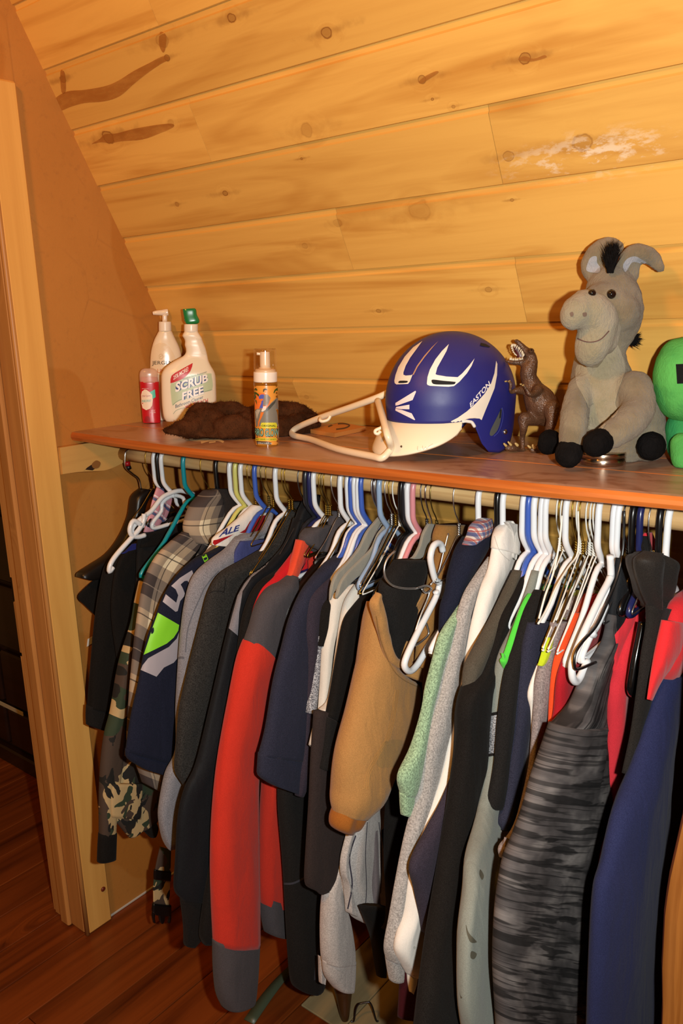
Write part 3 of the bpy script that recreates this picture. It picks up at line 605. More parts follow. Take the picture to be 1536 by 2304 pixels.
for px, k, c in HANG:
    kind = 'plastic' if k == 'p' else 'wire'; nm = 'plastic_hanger' if k == 'p' else 'wire_hanger'
    m = plastic(PL[c], 0.28, coat=0.2) if k == 'p' else (plastic('DCDCD6', 0.35) if WI[c] is None else metal(*WI[c]))
    x = lane(px); HX[px] = x
    hf = SHORT.get(px, 0.158 if k == 'p' else (.13 if 1250 < px < 1340 else .07)); key = (kind, c, hf)
    if key not in GEO:
        v, f = hanger_geo(kind, hf, 0.125*hf/0.158); me = bpy.data.meshes.new(nm); me.from_pydata(v.tolist(), [], f); me.materials.append(m)
        me.polygons.foreach_set('use_smooth', [True]*len(me.polygons)); GEO[key] = me
    o = bpy.data.objects.new(nm, GEO[key]); C.objects.link(o)
    o.location = (x, YR, ZRD); o.rotation_euler = (0, rnd.uniform(-.02, .02), rnd.uniform(-.05, .05)); ORG[o] = np.array(o.location)
    if px in SPEC: lab = SPEC[px]
    else:
        cnt[(k, c)] = cnt.get((k, c), 0)+1
        w = 'plastic' if k == 'p' else 'wire'
        lab = f"{c} {w} hanger, {ORD[cnt[(k, c)]-1]} from the left of the other {c} {w} hangers" if tot[(k, c)] > 1 else f"{c} {w} hanger on the pole, the only {c} {w} one besides"
        if tot[(k, c)] == 1: lab = f"single {c} {w} hanger hooked on the closet pole"
    tag(o, lab, 'hanger', f"{c} {'plastic' if k == 'p' else 'wire'} hangers on the closet pole")

# ---------------------------------------------------------------- garments
NX = np.array([1.0, 0, 0])
def body(X, m, parent, zhem, yn=1.10, yf=1.40, znk=1.085, t=0.007, seed=1, name='body', nk=0.075):
    """the far bulk of a garment: a thin folded sheet hanging from the hanger's arms"""
    cols = 22; rws = 16; F_, B_ = [], []; rn = random.Random(seed); ph = rn.uniform(0, 6)
    for i in range(rws+1):
        q = i/rws
        for j in range(cols+1):
            u = j/cols; y = yn+(yf-yn)*u; d = abs(y-YR)
            zt = znk-0.56*d-(0.02 if d < nk else 0); z = zt+(zhem-zt)*q
            w = 0.005*math.sin(u*19+ph+1.3*q)*q+0.004*mnoise.noise((y*12, z*5, seed))
            e = min(1, 6*u, 6*(1-u)); zz = max(z, 0.012)
            F_.append((X+w+t*(0.3+0.7*e), y, zz)); B_.append((X+w-t*(0.3+0.7*e), y, zz))
    n = len(F_); c = cols+1; fs = []
    for i in range(rws):
        for j in range(cols):
            a = i*c+j; fs.append((a, a+1, a+c+1, a+c)); fs.append((n+a+c, n+a+c+1, n+a+1, n+a))
    for i in range(rws):
        a = i*c; fs.append((a, a+c, n+a+c, n+a)); a = i*c+cols; fs.append((a+c, a, n+a, n+a+c))
    for j in range(cols):
        fs.append((j+1, j, n+j, n+j+1)); a = rws*c+j; fs.append((a, a+1, n+a+1, n+a))
    return emit(name, F_+B_, fs, m, parent)
GAR = {}
def garment(name, key, hook, label, cat, parts, bod=None, dx=0.0, group=None):
    X = lane(hook)+dx; P = np.array([X, YR, 1.0])
    zs = [on_plane(r[0], r[1], P, NX)[2] for pt in parts for r in pt[1]]
    t = thing(name, label, cat, (X, YR, max(0.0, min(zs))), group)
    objs = []
    for i, pt in enumerate(parts):
        pn, rows, m = pt[:3]; kw = dict(pt[3]) if len(pt) > 3 else {}
        kw.setdefault('fold', (0.006, 1.2, len(GAR)*3+i)); kw.setdefault('t', 0.012)
        objs.append(loft(pn, rows, P, NX, m, t, **kw))
    if bod:
        kw = dict(bod); m = kw.pop('m', parts[0][2]); objs.append(body(X-0.004, m, t, seed=len(GAR)+1, **kw))
    GAR[key] = (t, objs, X)
    return t, objs
def tree_of(key): return bvh(GAR[key][1])
blk = fabric('171412', 0.2); blk2 = fabric('1B1918', 0.25); char = fabric('2C2A28', 0.35, 500); navy = fabric('1A1D2E', 0.2); navy2 = fabric('292A3A', 0.25); plum = fabric('332C37', 0.25)
leather = plastic('17130F', 0.38, bump=0.3)
red = fabric('C22D1C', 0.08); crim = fabric('C0141C', 0.08); orange = fabric('DE4A2C', 0.08); ggrey = fabric('4A4548', 0.15); hgrey = fabric('7E7C82', 0.22, 600); wht = fabric('DCD5CA', 0.05); wht2 = fabric('E6DFD6', 0.04)
gwhite = fabric('B9B2AE', 0.18, 500); tan = fabric('A87A45', 0.10, 700, bump=0.35); tan2 = fabric('8A6434', 0.12); knit = fabric('96581C', 0.1); green = fabric('8AA584', 0.35, 420); gheath = fabric('9E9894', 0.25, 420); olive = fabric('4B453B', 0.2); dbrown = fabric('332927', 0.2); sage = fabric('7C8078', 0.10); lime = fabric('4FCB3F', 0.05); gheath2 = fabric('867A78', 0.25, 420); orng = fabric('D8481A', 0.06); dred = fabric('A01420', 0.08); coral = fabric('CF2B36', 0.08); nylon = fabric('17181B', 0.15, rough=0.6); hoodk = fabric('1F1C1A', 0.2); royal = fabric('3D4476', 0.15); maroon = fabric('3A0C12', 0.1); redn = fabric('D9252A', 0.06)
def camo_mat():
    k = NT('woodland_camouflage'); p = k.map(k.pos(), (1.0, 13, 10)); a = k.noise(p, 1.3, 2.5, 0.55, 0.8); b = k.noise(k.map(p, loc=(5, 7, 1)), 1.2, 2.5, 0.55, 0.8); c = k.noise(k.map(p, loc=(9, 2, 4)), 1.6, 2.5, 0.55, 1.0)
    col = k.mix(k.math('GREATER_THAN', a, 0.50), rgb('B89C6E'), rgb('2D3A26')); col = k.mix(k.math('GREATER_THAN', b, 0.55), col, rgb('45352A')); col = k.mix(k.math('GREATER_THAN', c, 0.585), col, rgb('16130F'))
    k.set('Base Color', col); k.set('Roughness', 0.85); k.bump(k.noise(k.pos(), 60.0), 0.2, 0.003); return k.m
camo = camo_mat()
def plaid_mat():
    k = NT('plaid_flannel'); u = k.sep(k.uv()); 
    def band(s, per, ph):
        t = k.math('FRACT', k.math('ADD', k.math('MULTIPLY', s, 1/per), ph))
        return k.ramp(t, [(0.0, (0, 0, 0)), (0.34, (.5, .5, .5)), (0.54, (1, 1, 1)), (0.80, (.5, .5, .5))], 'CONSTANT'), t
    a, ta = band(u[0], 0.118, 0.35); b, tb = band(u[1], 0.135, 0.1)
    f = k.math('ADD', k.math('MULTIPLY', a, 0.5), k.math('MULTIPLY', b, 0.5))
    col = k.ramp(f, [(0.0, rgb('1C1416')), (0.25, rgb('3E3432')), (0.5, rgb('7A6C60')), (0.75, rgb('A8937A')), (1.0, rgb('E4D2B0'))])
    for tt in (ta, tb):
        ln = k.math('MULTIPLY', k.math('GREATER_THAN', tt, 0.62), k.math('LESS_THAN', tt, 0.64)); col = k.mix(k.math('MULTIPLY', ln, 0.8), col, rgb('2A2220'))
        ln = k.math('MULTIPLY', k.math('GREATER_THAN', tt, 0.17), k.math('LESS_THAN', tt, 0.185)); col = k.mix(k.math('MULTIPLY', ln, 0.5), col, rgb('A09080'))
    k.set('Base Color', col); k.set('Roughness', 0.9); k.bump(k.noise(k.pos(), 45.0), 0.3, 0.004); return k.m
plaid = plaid_mat()
def flannel_mat():
    k = NT('checked_flannel_lining'); p = k.sep(k.pos()); col = rgb('C9C2BE')
    for s, c in ((p[1], '2F3E74'), (p[2], '2F3E74'), (k.math('ADD', p[1], 0.006), '9C3A2A'), (k.math('ADD', p[2], 0.006), '9C3A2A')):
        t = k.math('FRACT', k.math('MULTIPLY', s, 83.0)); w = 0.42 if c[0] == '2' else 0.2
        col = k.mix(k.math('MULTIPLY', k.math('LESS_THAN', t, w), 0.7), col, rgb(c))
    k.set('Base Color', col); k.set('Roughness', 0.95); k.bump(k.noise(k.pos(), 300.0), 0.3, 0.002); return k.m
flannel = flannel_mat()
def streak_mat(name, su, sv):
    k = NT(name); p = k.uv(); n1 = k.noise(k.map(p, (su, sv, 1)), 1.0, 3.0, 0.5, 0.5); n2 = k.noise(k.map(p, (8, 16, 1)), 1.0, 3.0, 0.6); n3 = k.noise(k.map(p, (60, 500, 1)), 1.0, 2.0); n4 = k.noise(k.map(p, (su*.6, sv*1.9, 1), (3, 1, 0)), 1.0, 2.0, 0.5, 0.4)
    col = k.ramp(n2, [(0.3, rgb('2A2727')), (0.5, rgb('544F4F')), (0.66, rgb('857E7B'))]); col = k.mix(k.math('MULTIPLY', k.ramp(n1, [(0.54, (0, 0, 0)), (0.58, (1, 1, 1))]), 0.8), col, rgb('0D0C0D')); col = k.mix(k.math('MULTIPLY', k.ramp(n4, [(0.56, (0, 0, 0)), (0.60, (1, 1, 1))]), 0.7), col, rgb('121011'))
    col = k.mix(k.math('MULTIPLY', n3, 0.35), col, rgb('0F0E0F')); k.set('Base Color', col); k.set('Roughness', 0.8); k.set('Specular IOR Level', 0.3); k.bump(k.math('ADD', n1, k.math('MULTIPLY', n4, 0.6)), 0.35, 0.003); return k.m
strk = streak_mat('streaked_knit', 5, 75); strkv = streak_mat('streaked_knit_yoke', 75, 4)
def speck_mat():
    k = NT('flecked_jersey'); n = k.n('ShaderNodeTexWhiteNoise', {0: k.n('ShaderNodeVectorMath', {0: k.map(k.pos(), (900, 900, 900))}, operation='FLOOR').outputs[0]}).outputs[0]
    k.set('Base Color', k.ramp(n, [(0.0, rgb('2E2E34')), (0.5, rgb('77777E')), (0.85, rgb('C9C9CE'))])); k.set('Roughness', 0.9); return k.m
speck = speck_mat()

G = garment
G('dress_trousers', 'trouser', 283, 'black dress trousers folded over the chunky black suit hanger', 'trousers',
  [('trouser_leg', [(232,1290,330,1200),(192,1322,330,1260),(175,1344,330,1310),(192,1364,330,1350),(214,1386,330,1380),(222,1400,330,1420),(232,1500,330,1520)], blk, dict(t=.008, hollow=False))], dx=-.006)
G('black_shirt', 'blackshirt', 327, 'black long-sleeved shirt with a turned cuff, leftmost shirt by the wall panel', 'shirt',
  [('sleeve', [(270,1245,312,1228),(240,1268,312,1252),(228,1300,308,1300),(214,1385,298,1385),(207,1456,282,1450),(204,1490,266,1495),(199,1550,255,1552),(196,1592,247,1602)], blk, dict(t=.016)),
   ('cuff', [(194,1586,248,1600),(193,1610,246,1622),(194,1630,238,1645)], blk2, dict(t=.015, rs=3, fold=(0,0,0))),
   ('front_panel', [(262,1252,330,1200),(255,1300,330,1290),(275,1500,330,1500),(290,1690,330,1700)], blk2, dict(t=.006, dn=-.012))], dict(zhem=.56, yn=1.16))
G('black_polo', 'polo', 366, 'black shirt with a folded collar behind the teal hanger', 'shirt',
  [('shoulder', [(328,1200,388,1190),(310,1210,393,1222),(306,1300,378,1300),(300,1400,350,1400),(296,1500,340,1500),(300,1650,350,1650)], blk2, dict(t=.010)),
   ('collar', [(318,1204,392,1186),(312,1216,390,1204),(309,1232,386,1224)], blk, dict(t=.012, rs=3))], dict(zhem=.5, yn=1.14))
G('blue_shirt', 'blueshirt', 349, 'dark navy shirt with a strip of bright blue collar at the far left', 'shirt',
  [('sleeve', [(286,1240,309,1234),(270,1256,308,1252),(256,1300,306,1300),(250,1380,300,1390),(262,1480,300,1480)], blk, dict(t=.008)), ('collar', [(290,1236,309,1232),(272,1246,309,1241)], fabric('20286E', .1), dict(t=.006, rs=2))], dx=.004)
t, ob = G('camouflage_jacket', 'camo', 415, 'woodland camouflage jacket with a black cuff and a flap pocket', 'jacket',
  [('sleeve', [(312,1310,345,1300),(300,1360,330,1360),(291,1405,306,1405),(265,1490,290,1500),(247,1597,284,1608),(234,1650,281,1660),(225,1722,275,1725),(222,1794,266,1800),(222,1850,262,1860),(222,1880,262,1884)], camo, dict(t=.014)),
   ('cuff', [(221,1876,263,1872),(219,1910,262,1900),(218,1941,261,1930)], blk, dict(t=.013, rs=3, fold=(0,0,0))),
   ('front_panel', [(296,1420,400,1400),(286,1550,400,1550),(272,1704,400,1700),(262,1758,372,1770),(255,1800,365,1805),(256,1840,355,1846),(272,1864,345,1856),(290,1886,318,1864)], camo, dict(t=.009)),
   ('pocket', [(252,1764,320,1762),(248,1800,318,1800),(250,1838,316,1842)], camo, dict(t=.006, dn=.013, p=5, rs=4, hollow=False, fold=(.002,1,3))),
   ('belt_strap', [(360,1905,384,1912),(350,1950,383,1955),(345,1992,382,1996),(345,2034,380,2037)], camo, dict(t=.003, p=5, fold=(.003,1,5), hollow=False, dn=.01)),
   ('hem_toggle', [(330,1852,352,1850),(320,1866,356,1864),(334,1884,350,1880)], blk, dict(t=.010, rs=3, hollow=False))], dict(zhem=.60, yn=1.16))
# side-release buckle at the end of the camouflage strap
Pq = np.array([GAR['camo'][2]+.01, YR, 1]); bk = plastic('0B0B0C', 0.35)
bu = loft('buckle', [(344,2032,384,2036),(342,2050,384,2054),(348,2058,380,2060)], Pq, NX, bk, t, t=.005, p=6, rs=3, hollow=False)
for r in ([(342,2050,350,2051),(341,2062,348,2064),(344,2076,350,2077)], [(356,2056,371,2058),(357,2068,370,2070),(360,2077,367,2078)], [(377,2053,385,2054),(379,2064,385,2066),(376,2076,383,2076)]):
    loft('buckle_prong', r, Pq, NX, bk, bu, t=.0035, p=4, rs=3, hollow=False)
loft('strap_slider', [(347,1956,384,1961),(346,1966,384,1970),(346,1978,383,1982)], Pq, NX, bk, t, t=.004, p=6, rs=3, hollow=False, dn=.002)
G('plaid_shirt', 'plaid', 488, 'black, grey and cream plaid hooded flannel shirt', 'shirt',
  [('sleeve', [(412,1196,470,1215),(385,1216,465,1260),(350,1252,445,1300),(325,1302,430,1370),(311,1374,410,1440),(300,1463,400,1530),(290,1572,390,1620),(286,1680,384,1700),(306,1722,370,1740),(320,1760,360,1782)], plaid, dict(t=.016, fold=(.009,1.3,6))),
   ('hood', [(456,1106,486,1098),(428,1136,502,1128),(414,1172,508,1160),(413,1196,498,1190),(428,1222,480,1218)], plaid, dict(t=.020, fold=(.006,1,8))),
   ('hood_lining', [(478,1100,530,1100),(486,1130,545,1128),(490,1165,530,1170),(470,1216,490,1216)], fabric('2A2422', .2), dict(t=.012, dn=.006))], dict(zhem=.62, yn=1.18))
G('tan_shirt', 'tanshirt', 520, 'tan and grey shirt showing only a thin edge beside the plaid shirt', 'shirt',
  [('shoulder', [(500,1196,520,1188),(476,1226,492,1226),(446,1256,460,1256),(412,1292,424,1294),(394,1330,400,1332),(386,1370,392,1372)], fabric('75604A', .15), dict(t=.010, fold=(.004,1,4)))], dict(zhem=.66, yn=1.16, m=fabric('6A5A4A', .15)))
t, ob = G('navy_team_shirt', 'team', 544, 'navy T-shirt with grey and neon green printed logo', 'shirt',
  [('sleeve', [(500,1228,520,1224),(470,1243,500,1244),(436,1258,480,1262),(399,1292,462,1330),(369,1338,446,1380),(350,1385,432,1420),(329,1442,420,1470),(312,1530,410,1560),(293,1615,402,1640),(282,1690,396,1720)], navy, dict(t=.012, fold=(.004,1,9))),
   ('hem', [(282,1684,396,1716),(285,1706,394,1733),(318,1728,380,1746)], navy, dict(t=.0125, rs=3, fold=(0,0,0)))], dict(zhem=.60, yn=1.14))
tt = tree_of('team'); q = lambda L, s, ox, oy: [(ox+a/s, oy+b/s) for a, b in L]
z = lambda L: q(L, 4.518, 280, 1180)
pg = ink('A39BA2'); pgr = ink('86D62A')
decal('logo_letter', z([(475,625),(560,545),(685,465),(710,530),(655,600),(640,572),(610,575),(570,610),(590,645),(612,700),(605,730),(565,780),(540,880),(518,888),(388,785),(420,710),(525,795),(545,720),(520,660)]), tt, pg, t)
decal('logo_green', z([(340,897),(555,1022),(545,1080),(500,1150),(430,1210),(300,1275),(195,1325),(240,1190),(285,1050)]), tt, pgr, t)
decal('logo_eye', smoothpoly(z([(292,1045),(300,1075),(290,1105),(272,1110),(275,1080)])), tt, navy, t, off=.0014)
decal('logo_swoosh', z([(580,1010),(568,1200),(545,1350),(500,1405),(400,1455),(325,1548),(165,1478),(185,1430),(240,1360),(330,1310),(450,1245),(530,1160),(560,1080)]), tt, pg, t)
decal('neck_tag', z([(785,325),(825,285),(852,355),(815,390)]), tt, pgr, t)
decal('neck_tag_print', [z([(800,345),(835,330),(840,350),(812,368)]), z([(790,322),(815,300),(820,315),(800,330)])], tt, navy, t, off=.0014)
t, ob = G('team_jersey', 'jersey', 560, 'white and red mesh jersey with navy lettering, bunched on wire hangers', 'jersey',
  [('front_panel', [(566,1136,612,1140),(535,1165,606,1180),(505,1190,590,1196),(478,1210,575,1214),(476,1226,540,1232)], wht2, dict(t=.010, fold=(.005,1.5,4)))], dict(zhem=.7, yn=1.2, m=wht2))
tj = tree_of('jersey'); z6 = lambda L: q(L, 2.793, 150, 980)
decal('red_mesh', [z6([(905,660),(940,655),(1050,620),(1000,650),(930,690)]), z6([(1150,540),(1180,510),(1250,500),(1232,590),(1180,610),(1085,612),(1120,590)])], tj, fabric('A01018', .1), t)
text('jersey_lettering', 'ALE', z6([(952,640),(1078,598),(1088,560),(985,588)]), tj, ink('23307A'), t, bold=.03)
G('grey_hoodie', 'ghood', 576, 'heather grey hoodie with a gathered collar and rounded hem', 'hoodie',
  [('sleeve', [(529,1209,582,1200),(504,1236,575,1240),(472,1259,562,1262),(443,1284,548,1290),(426,1313,530,1318),(414,1360,512,1370),(406,1420,490,1430),(400,1495,480,1500),(395,1590,450,1600),(393,1690,430,1690),(371,1740,425,1740),(359,1800,420,1805),(356,1840,415,1850),(365,1892,405,1892),(379,1914,394,1910)], hgrey, dict(t=.015, fold=(.006,1.5,12))),
   ('gathered_collar', [(524,1212,534,1226),(545,1198,556,1214),(572,1194,580,1210),(588,1188,592,1204),(598,1170,604,1186),(604,1150,612,1160)], hgrey, dict(t=.010, fold=(.003,1,3), hollow=False))], dict(zhem=.5, yn=1.18))
tg = tree_of('ghood'); decal('seam', [s for L in ([(494,1278),(466,1320),(446,1380),(434,1440),(424,1490)],) for s in stroke(q([(960,470),(830,620),(760,760),(690,920),(640,1080),(620,1300)], 4.518, 280, 1180), 2.0)]+stroke(q([(545,1360),(575,1352),(605,1358)], 4.518, 280, 1180), 5), tg, fabric('5E5C62', .2), GAR['ghood'][0])
G('royal_polo', 'royal', 590, 'royal blue shirt with an orange tab, only its collar showing', 'shirt',
  [('collar', [(540,1218,604,1212),(528,1240,598,1234),(524,1266,570,1252)], royal, dict(t=.007, hollow=False, fold=(.003,1,2))), ('orange_tab', [(590,1213,604,1214),(576,1236,592,1236),(574,1242,580,1242)], orange, dict(t=.008, rs=3, hollow=False))], dict(zhem=.7, yn=1.2, m=royal))
G('charcoal_jacket', 'charj', 622, 'dark charcoal heather jacket with a set-in sleeve', 'jacket',
  [('sleeve', [(604,1226,664,1220),(570,1246,645,1244),(540,1263,625,1266),(494,1291,592,1300),(469,1331,572,1340),(455,1380,545,1390),(440,1440,530,1440),(424,1504,510,1505),(404,1593,490,1600),(396,1686,470,1700),(395,1740,450,1745),(418,1772,430,1780)], char, dict(t=.016, fold=(.007,1.4,5))),
   ('collar', [(652,1130,700,1128),(640,1150,700,1152),(628,1190,690,1190),(604,1228,665,1224)], char, dict(t=.014))], dict(zhem=.5, yn=1.16))
tc = tree_of('charj'); decal('armhole_seam', stroke(q([(860,700),(900,680),(960,676),(1010,690)], 4.518, 280, 1180), 2)+stroke(q([(1010,690),(1030,560)], 4.518, 280, 1180), 2), tc, blk2, GAR['charj'][0])
G('black_track_jacket', 'track', 669, 'long black jacket with a pale grey side panel at the armpit', 'jacket',
  [('sleeve', [(664,1170,705,1160),(640,1226,690,1230),(600,1270,660,1280),(560,1300,640,1310),(532,1350,612,1360),(505,1450,590,1460),(470,1600,550,1600),(440,1720,520,1720),(415,1775,510,1780),(400,1840,500,1850),(394,1940,490,1950),(391,2000,484,2005),(404,2022,476,2028)], nylon, dict(t=.015, fold=(.008,1.4,6))),
   ('sleeve_lining', [(404,2018,474,2022),(412,2080,472,2084),(414,2128,440,2132)], fabric('1B1614', .2), dict(t=.010)),
   ('collar', [(690,1118,722,1112),(672,1150,716,1150),(660,1190,706,1185)], nylon, dict(t=.014))], dict(zhem=.34, yn=1.16))
decal('grey_side_panel', q([(1300,505),(1440,380),(1500,330),(1440,420),(1290,540),(1200,680),(1165,900),(1150,1130),(1060,1055),(1100,900),(1150,720),(1220,600)], 4.518, 280, 1180), tree_of('track'), fabric('77757C', .15), GAR['track'][0])
G('black_fleece', 'fleece', 690, 'plain black jacket squeezed in left of the red T-shirt', 'jacket',
  [('sleeve', [(684,1180,720,1172),(650,1262,690,1260),(580,1312,650,1324),(550,1372,630,1384),(536,1450,600,1462),(520,1600,590,1600),(505,1750,580,1750),(480,1900,560,1900),(460,2010,540,2010),(448,2100,500,2105),(456,2126,478,2126)], blk, dict(t=.014, fold=(.006,1.4,6)))], dict(zhem=.3, yn=1.16))
G('red_shirt', 'redshirt', 697, 'bright crimson T-shirt, a narrow red strip left of the red and grey jacket', 'shirt',
  [('sleeve', [(684,1206,704,1202),(655,1246,692,1252),(620,1290,664,1300),(588,1322,652,1332),(570,1360,644,1376),(559,1400,622,1424),(552,1430,604,1470)], crim, dict(t=.012, fold=(.003,1,7)))], dict(zhem=.62, yn=1.14))
t, ob = G('red_jacket', 'redj', 709, 'large red work jacket with grey shoulder yoke and grey cuffs', 'jacket',
  [('sleeve', [(553,1432,617,1496),(546,1442,617,1504),(530,1490,615,1540),(508,1600,606,1620),(488,1715,584,1720),(476,1830,581,1830),(472,1937,582,1940),(474,2034,584,2030),(478,2124,584,2124)], red, dict(t=.024, fold=(.007,1.2,8), hollow=False)),
   ('cuff', [(477,2116,584,2118),(478,2175,580,2190),(483,2236,577,2226),(496,2272,574,2246)], ggrey, dict(t=.0245, fold=(.003,1,8))),
   ('shoulder_yoke', [(648,1291,668,1300),(620,1306,664,1345),(597,1324,655,1385),(576,1359,645,1430),(562,1405,632,1470),(551,1437,618,1508)], ggrey, dict(t=.022, fold=(.004,1.2,8), hollow=False, dn=.002)),
   ('orange_shoulder', [(668,1213,696,1222),(660,1246,684,1262),(650,1278,672,1296),(644,1296,664,1306)], orange, dict(t=.020, hollow=False, dn=.002)),
   ('collar', [(686,1192,742,1176),(674,1206,738,1200),(676,1222,730,1226),(694,1228,722,1250)], ggrey, dict(t=.018, dn=.003)),
   ('front_panel', [(600,1560,650,1560),(590,1700,630,1700),(584,1800,626,1800),(582,1900,632,1900),(584,2010,642,2034),(586,2036,642,2040)], red, dict(t=.016, dn=-.012, fold=(.009,2,3))),
   ('hem_band', [(585,2014,643,2032),(586,2060,644,2075),(592,2096,645,2108)], ggrey, dict(t=.017, dn=-.012, rs=3))], dict(zhem=.26, yn=1.16))
G('leather_jacket', 'leather', 722, 'black leather-look jacket right of the red and grey jacket', 'jacket',
  [('sleeve', [(722,1250,762,1240),(690,1288,745,1290),(655,1328,724,1340),(634,1362,708,1380),(626,1410,702,1430),(618,1510,694,1530),(612,1650,694,1650),(606,1750,690,1750)], leather, dict(t=.016, fold=(.005,1.3,4))),
   ('collar', [(742,1150,788,1150),(735,1190,785,1195),(720,1240,770,1245)], ggrey, dict(t=.014))], dict(zhem=.5, yn=1.16))
t, ob = G('track_pants', 'tpants', 745, 'black track pants with grey piping, hanging to the floor', 'trousers',
  [('trouser_leg', [(632,1700,722,1700),(625,1800,722,1800),(636,1956,727,1960),(644,2112,731,2110),(652,2208,729,2216),(668,2228,704,2230)], blk2, dict(t=.020, fold=(.006,1.5,9)))])
tpt = tree_of('tpants')
for L in ([(636,1988),(655,1988),(672,1982),(692,1970)], [(727,2010),(722,2100),(712,2160),(708,2205)]): decal('piping', stroke(L, 4.5), tpt, fabric('3A3A42', .1), t)
G('navy_sweatshirt', 'navysw', 784, 'navy sweatshirt with a wide ribbed hem, shoulder strips rising under blue hangers', 'sweatshirt',
  [('sleeve', [(768,1240,794,1246),(730,1267,784,1272),(694,1306,764,1322),(672,1339,744,1362),(650,1392,722,1412),(634,1453,708,1470),(614,1534,702,1540),(596,1640,694,1650),(581,1698,690,1712)], navy2, dict(t=.016, fold=(.005,1.4,7))),
   ('cuff', [(581,1694,691,1708),(579,1722,688,1738),(580,1745,684,1765),(602,1762,676,1788)], navy2, dict(t=.0165, rs=3, fold=(0,0,0)))], dict(zhem=.5, yn=1.14))
G('plum_sweatshirt', 'plumsw', 792, 'faded plum sweatshirt just right of the navy sweatshirt', 'sweatshirt',
  [('sleeve', [(790,1238,812,1246),(748,1280,784,1300),(702,1325,754,1342),(684,1360,738,1382),(679,1420,718,1440),(682,1500,712,1510),(676,1650,700,1650),(664,1740,694,1750),(662,1790,682,1790)], plum, dict(t=.014, fold=(.004,1.3,4)))], dict(zhem=.5, yn=1.14))
G('black_panel_shirt', 'panelt', 800, 'black shirt with a flecked silver-grey side panel', 'shirt',
  [('sleeve', [(776,1300,800,1304),(744,1330,776,1340),(714,1362,754,1372),(706,1424,738,1432),(703,1452,730,1450)], blk, dict(t=.012)),
   ('flecked_panel', [(704,1430,732,1430),(701,1480,724,1482),(695,1545,717,1546),(684,1602,710,1606)], speck, dict(t=.010, fold=(.002,1,2)))], dict(zhem=.62, yn=1.12))
G('white_shirt', 'whitet', 813, 'white T-shirt with its collar showing, the left of two cream white ones', 'shirt',
  [('sleeve', [(784,1309,798,1322),(762,1326,792,1342),(741,1349,772,1370),(731,1411,756,1422),(723,1460,748,1466),(718,1550,740,1552),(714,1600,735,1602),(708,1640,730,1640)], wht, dict(t=.010, fold=(.003,1,3)))], dict(zhem=.66, yn=1.14))
G('cream_shirt', 'creamt', 839, 'cream white T-shirt, the right of two pale ones beside the tan jacket', 'shirt',
  [('sleeve', [(838,1277,856,1290),(802,1310,834,1330),(777,1348,806,1376),(764,1400,794,1412),(754,1470,784,1480),(738,1570,770,1580),(712,1606,745,1610),(696,1674,724,1696)], wht, dict(t=.011, fold=(.003,1,5)))], dict(zhem=.62, yn=1.14))
G('brown_shirt', 'brownt', 846, 'long dark brown T-shirt below the black sweater', 'shirt',
  [('front_panel', [(706,1600,792,1600),(699,1700,792,1700),(694,1810,786,1810),(688,1910,780,1890),(685,1985,770,1990),(700,2002,760,1994),(717,2014,727,2000)], dbrown, dict(t=.014, fold=(.006,1.5,7)))], dict(zhem=.42, yn=1.06, znk=.93))
G('black_sweater', 'blksw', 857, 'black sweater with a cuffed sleeve left of the tan work jacket', 'sweater',
  [('sleeve', [(859,1296,884,1300),(826,1324,864,1330),(792,1366,842,1372),(772,1400,832,1412),(759,1468,818,1480),(744,1556,802,1570),(733,1610,790,1640)], blk, dict(t=.014, fold=(.005,1.4,6))),
   ('cuff', [(731,1612,788,1640),(722,1690,776,1700),(716,1728,770,1742)], blk2, dict(t=.012, fold=(.003,1,2)))], dict(zhem=.6, yn=1.12))
t, ob = G('pale_sweatshirt', 'palesw', 851, 'pale heather grey sweatshirt, its cuff hanging lowest near the floor', 'sweatshirt',
  [('sleeve', [(752,1940,778,1930),(740,1975,772,1975),(723,2010,772,2010),(719,2073,788,2066),(720,2140,798,2130),(723,2166,799,2166)], gwhite, dict(t=.020, fold=(.005,1.2,4), hollow=False)),
   ('cuff', [(724,2160,800,2160),(728,2195,799,2196),(748,2226,797,2228)], gwhite, dict(t=.017, fold=(.002,3,4), rs=4)),
   ('under_sleeve', [(718,2150,735,2160),(718,2190,735,2195),(720,2212,733,2216)], gwhite, dict(t=.010, dn=-.02))], dict(zhem=.5, yn=1.1, znk=.93))
t, ob = G('pale_pyjamas', 'pyj', 867, 'pale grey striped pyjama top hanging in loose folds under the tan sleeve', 'pyjamas',
  [('front_panel', [(790,1830,852,1810),(780,1880,858,1880),(766,1930,864,1930),(768,1990,866,1990),(776,2030,866,2040),(790,2062,862,2072),(832,2085,856,2096),(844,2106,852,2112)], gwhite, dict(t=.010, fold=(.016,2.2,3))),
   ('front_edge', [(782,1860,800,1850),(766,1920,782,1930),(764,1960,780,1970),(772,1985,788,2010),(776,2050,800,2060)], gwhite, dict(t=.008, dn=.010)),
   ('grey_fold', [(842,1870,850,1868),(838,1930,852,1930),(836,2020,854,2020),(838,2060,860,2050),(846,2090,856,2080)], fabric('6E6466', .15), dict(t=.006, dn=.012, fold=(.003,1,2)))])
decal('stripe', stroke([(800,1880),(786,1930),(792,1990),(782,2045)], 3)+stroke([(826,1850),(822,1920),(824,2000),(820,2060)], 1.6)+stroke([(852,1850),(858,1920),(856,2010)], 1.6), tree_of('pyj'), fabric('3A3644', .1), t)
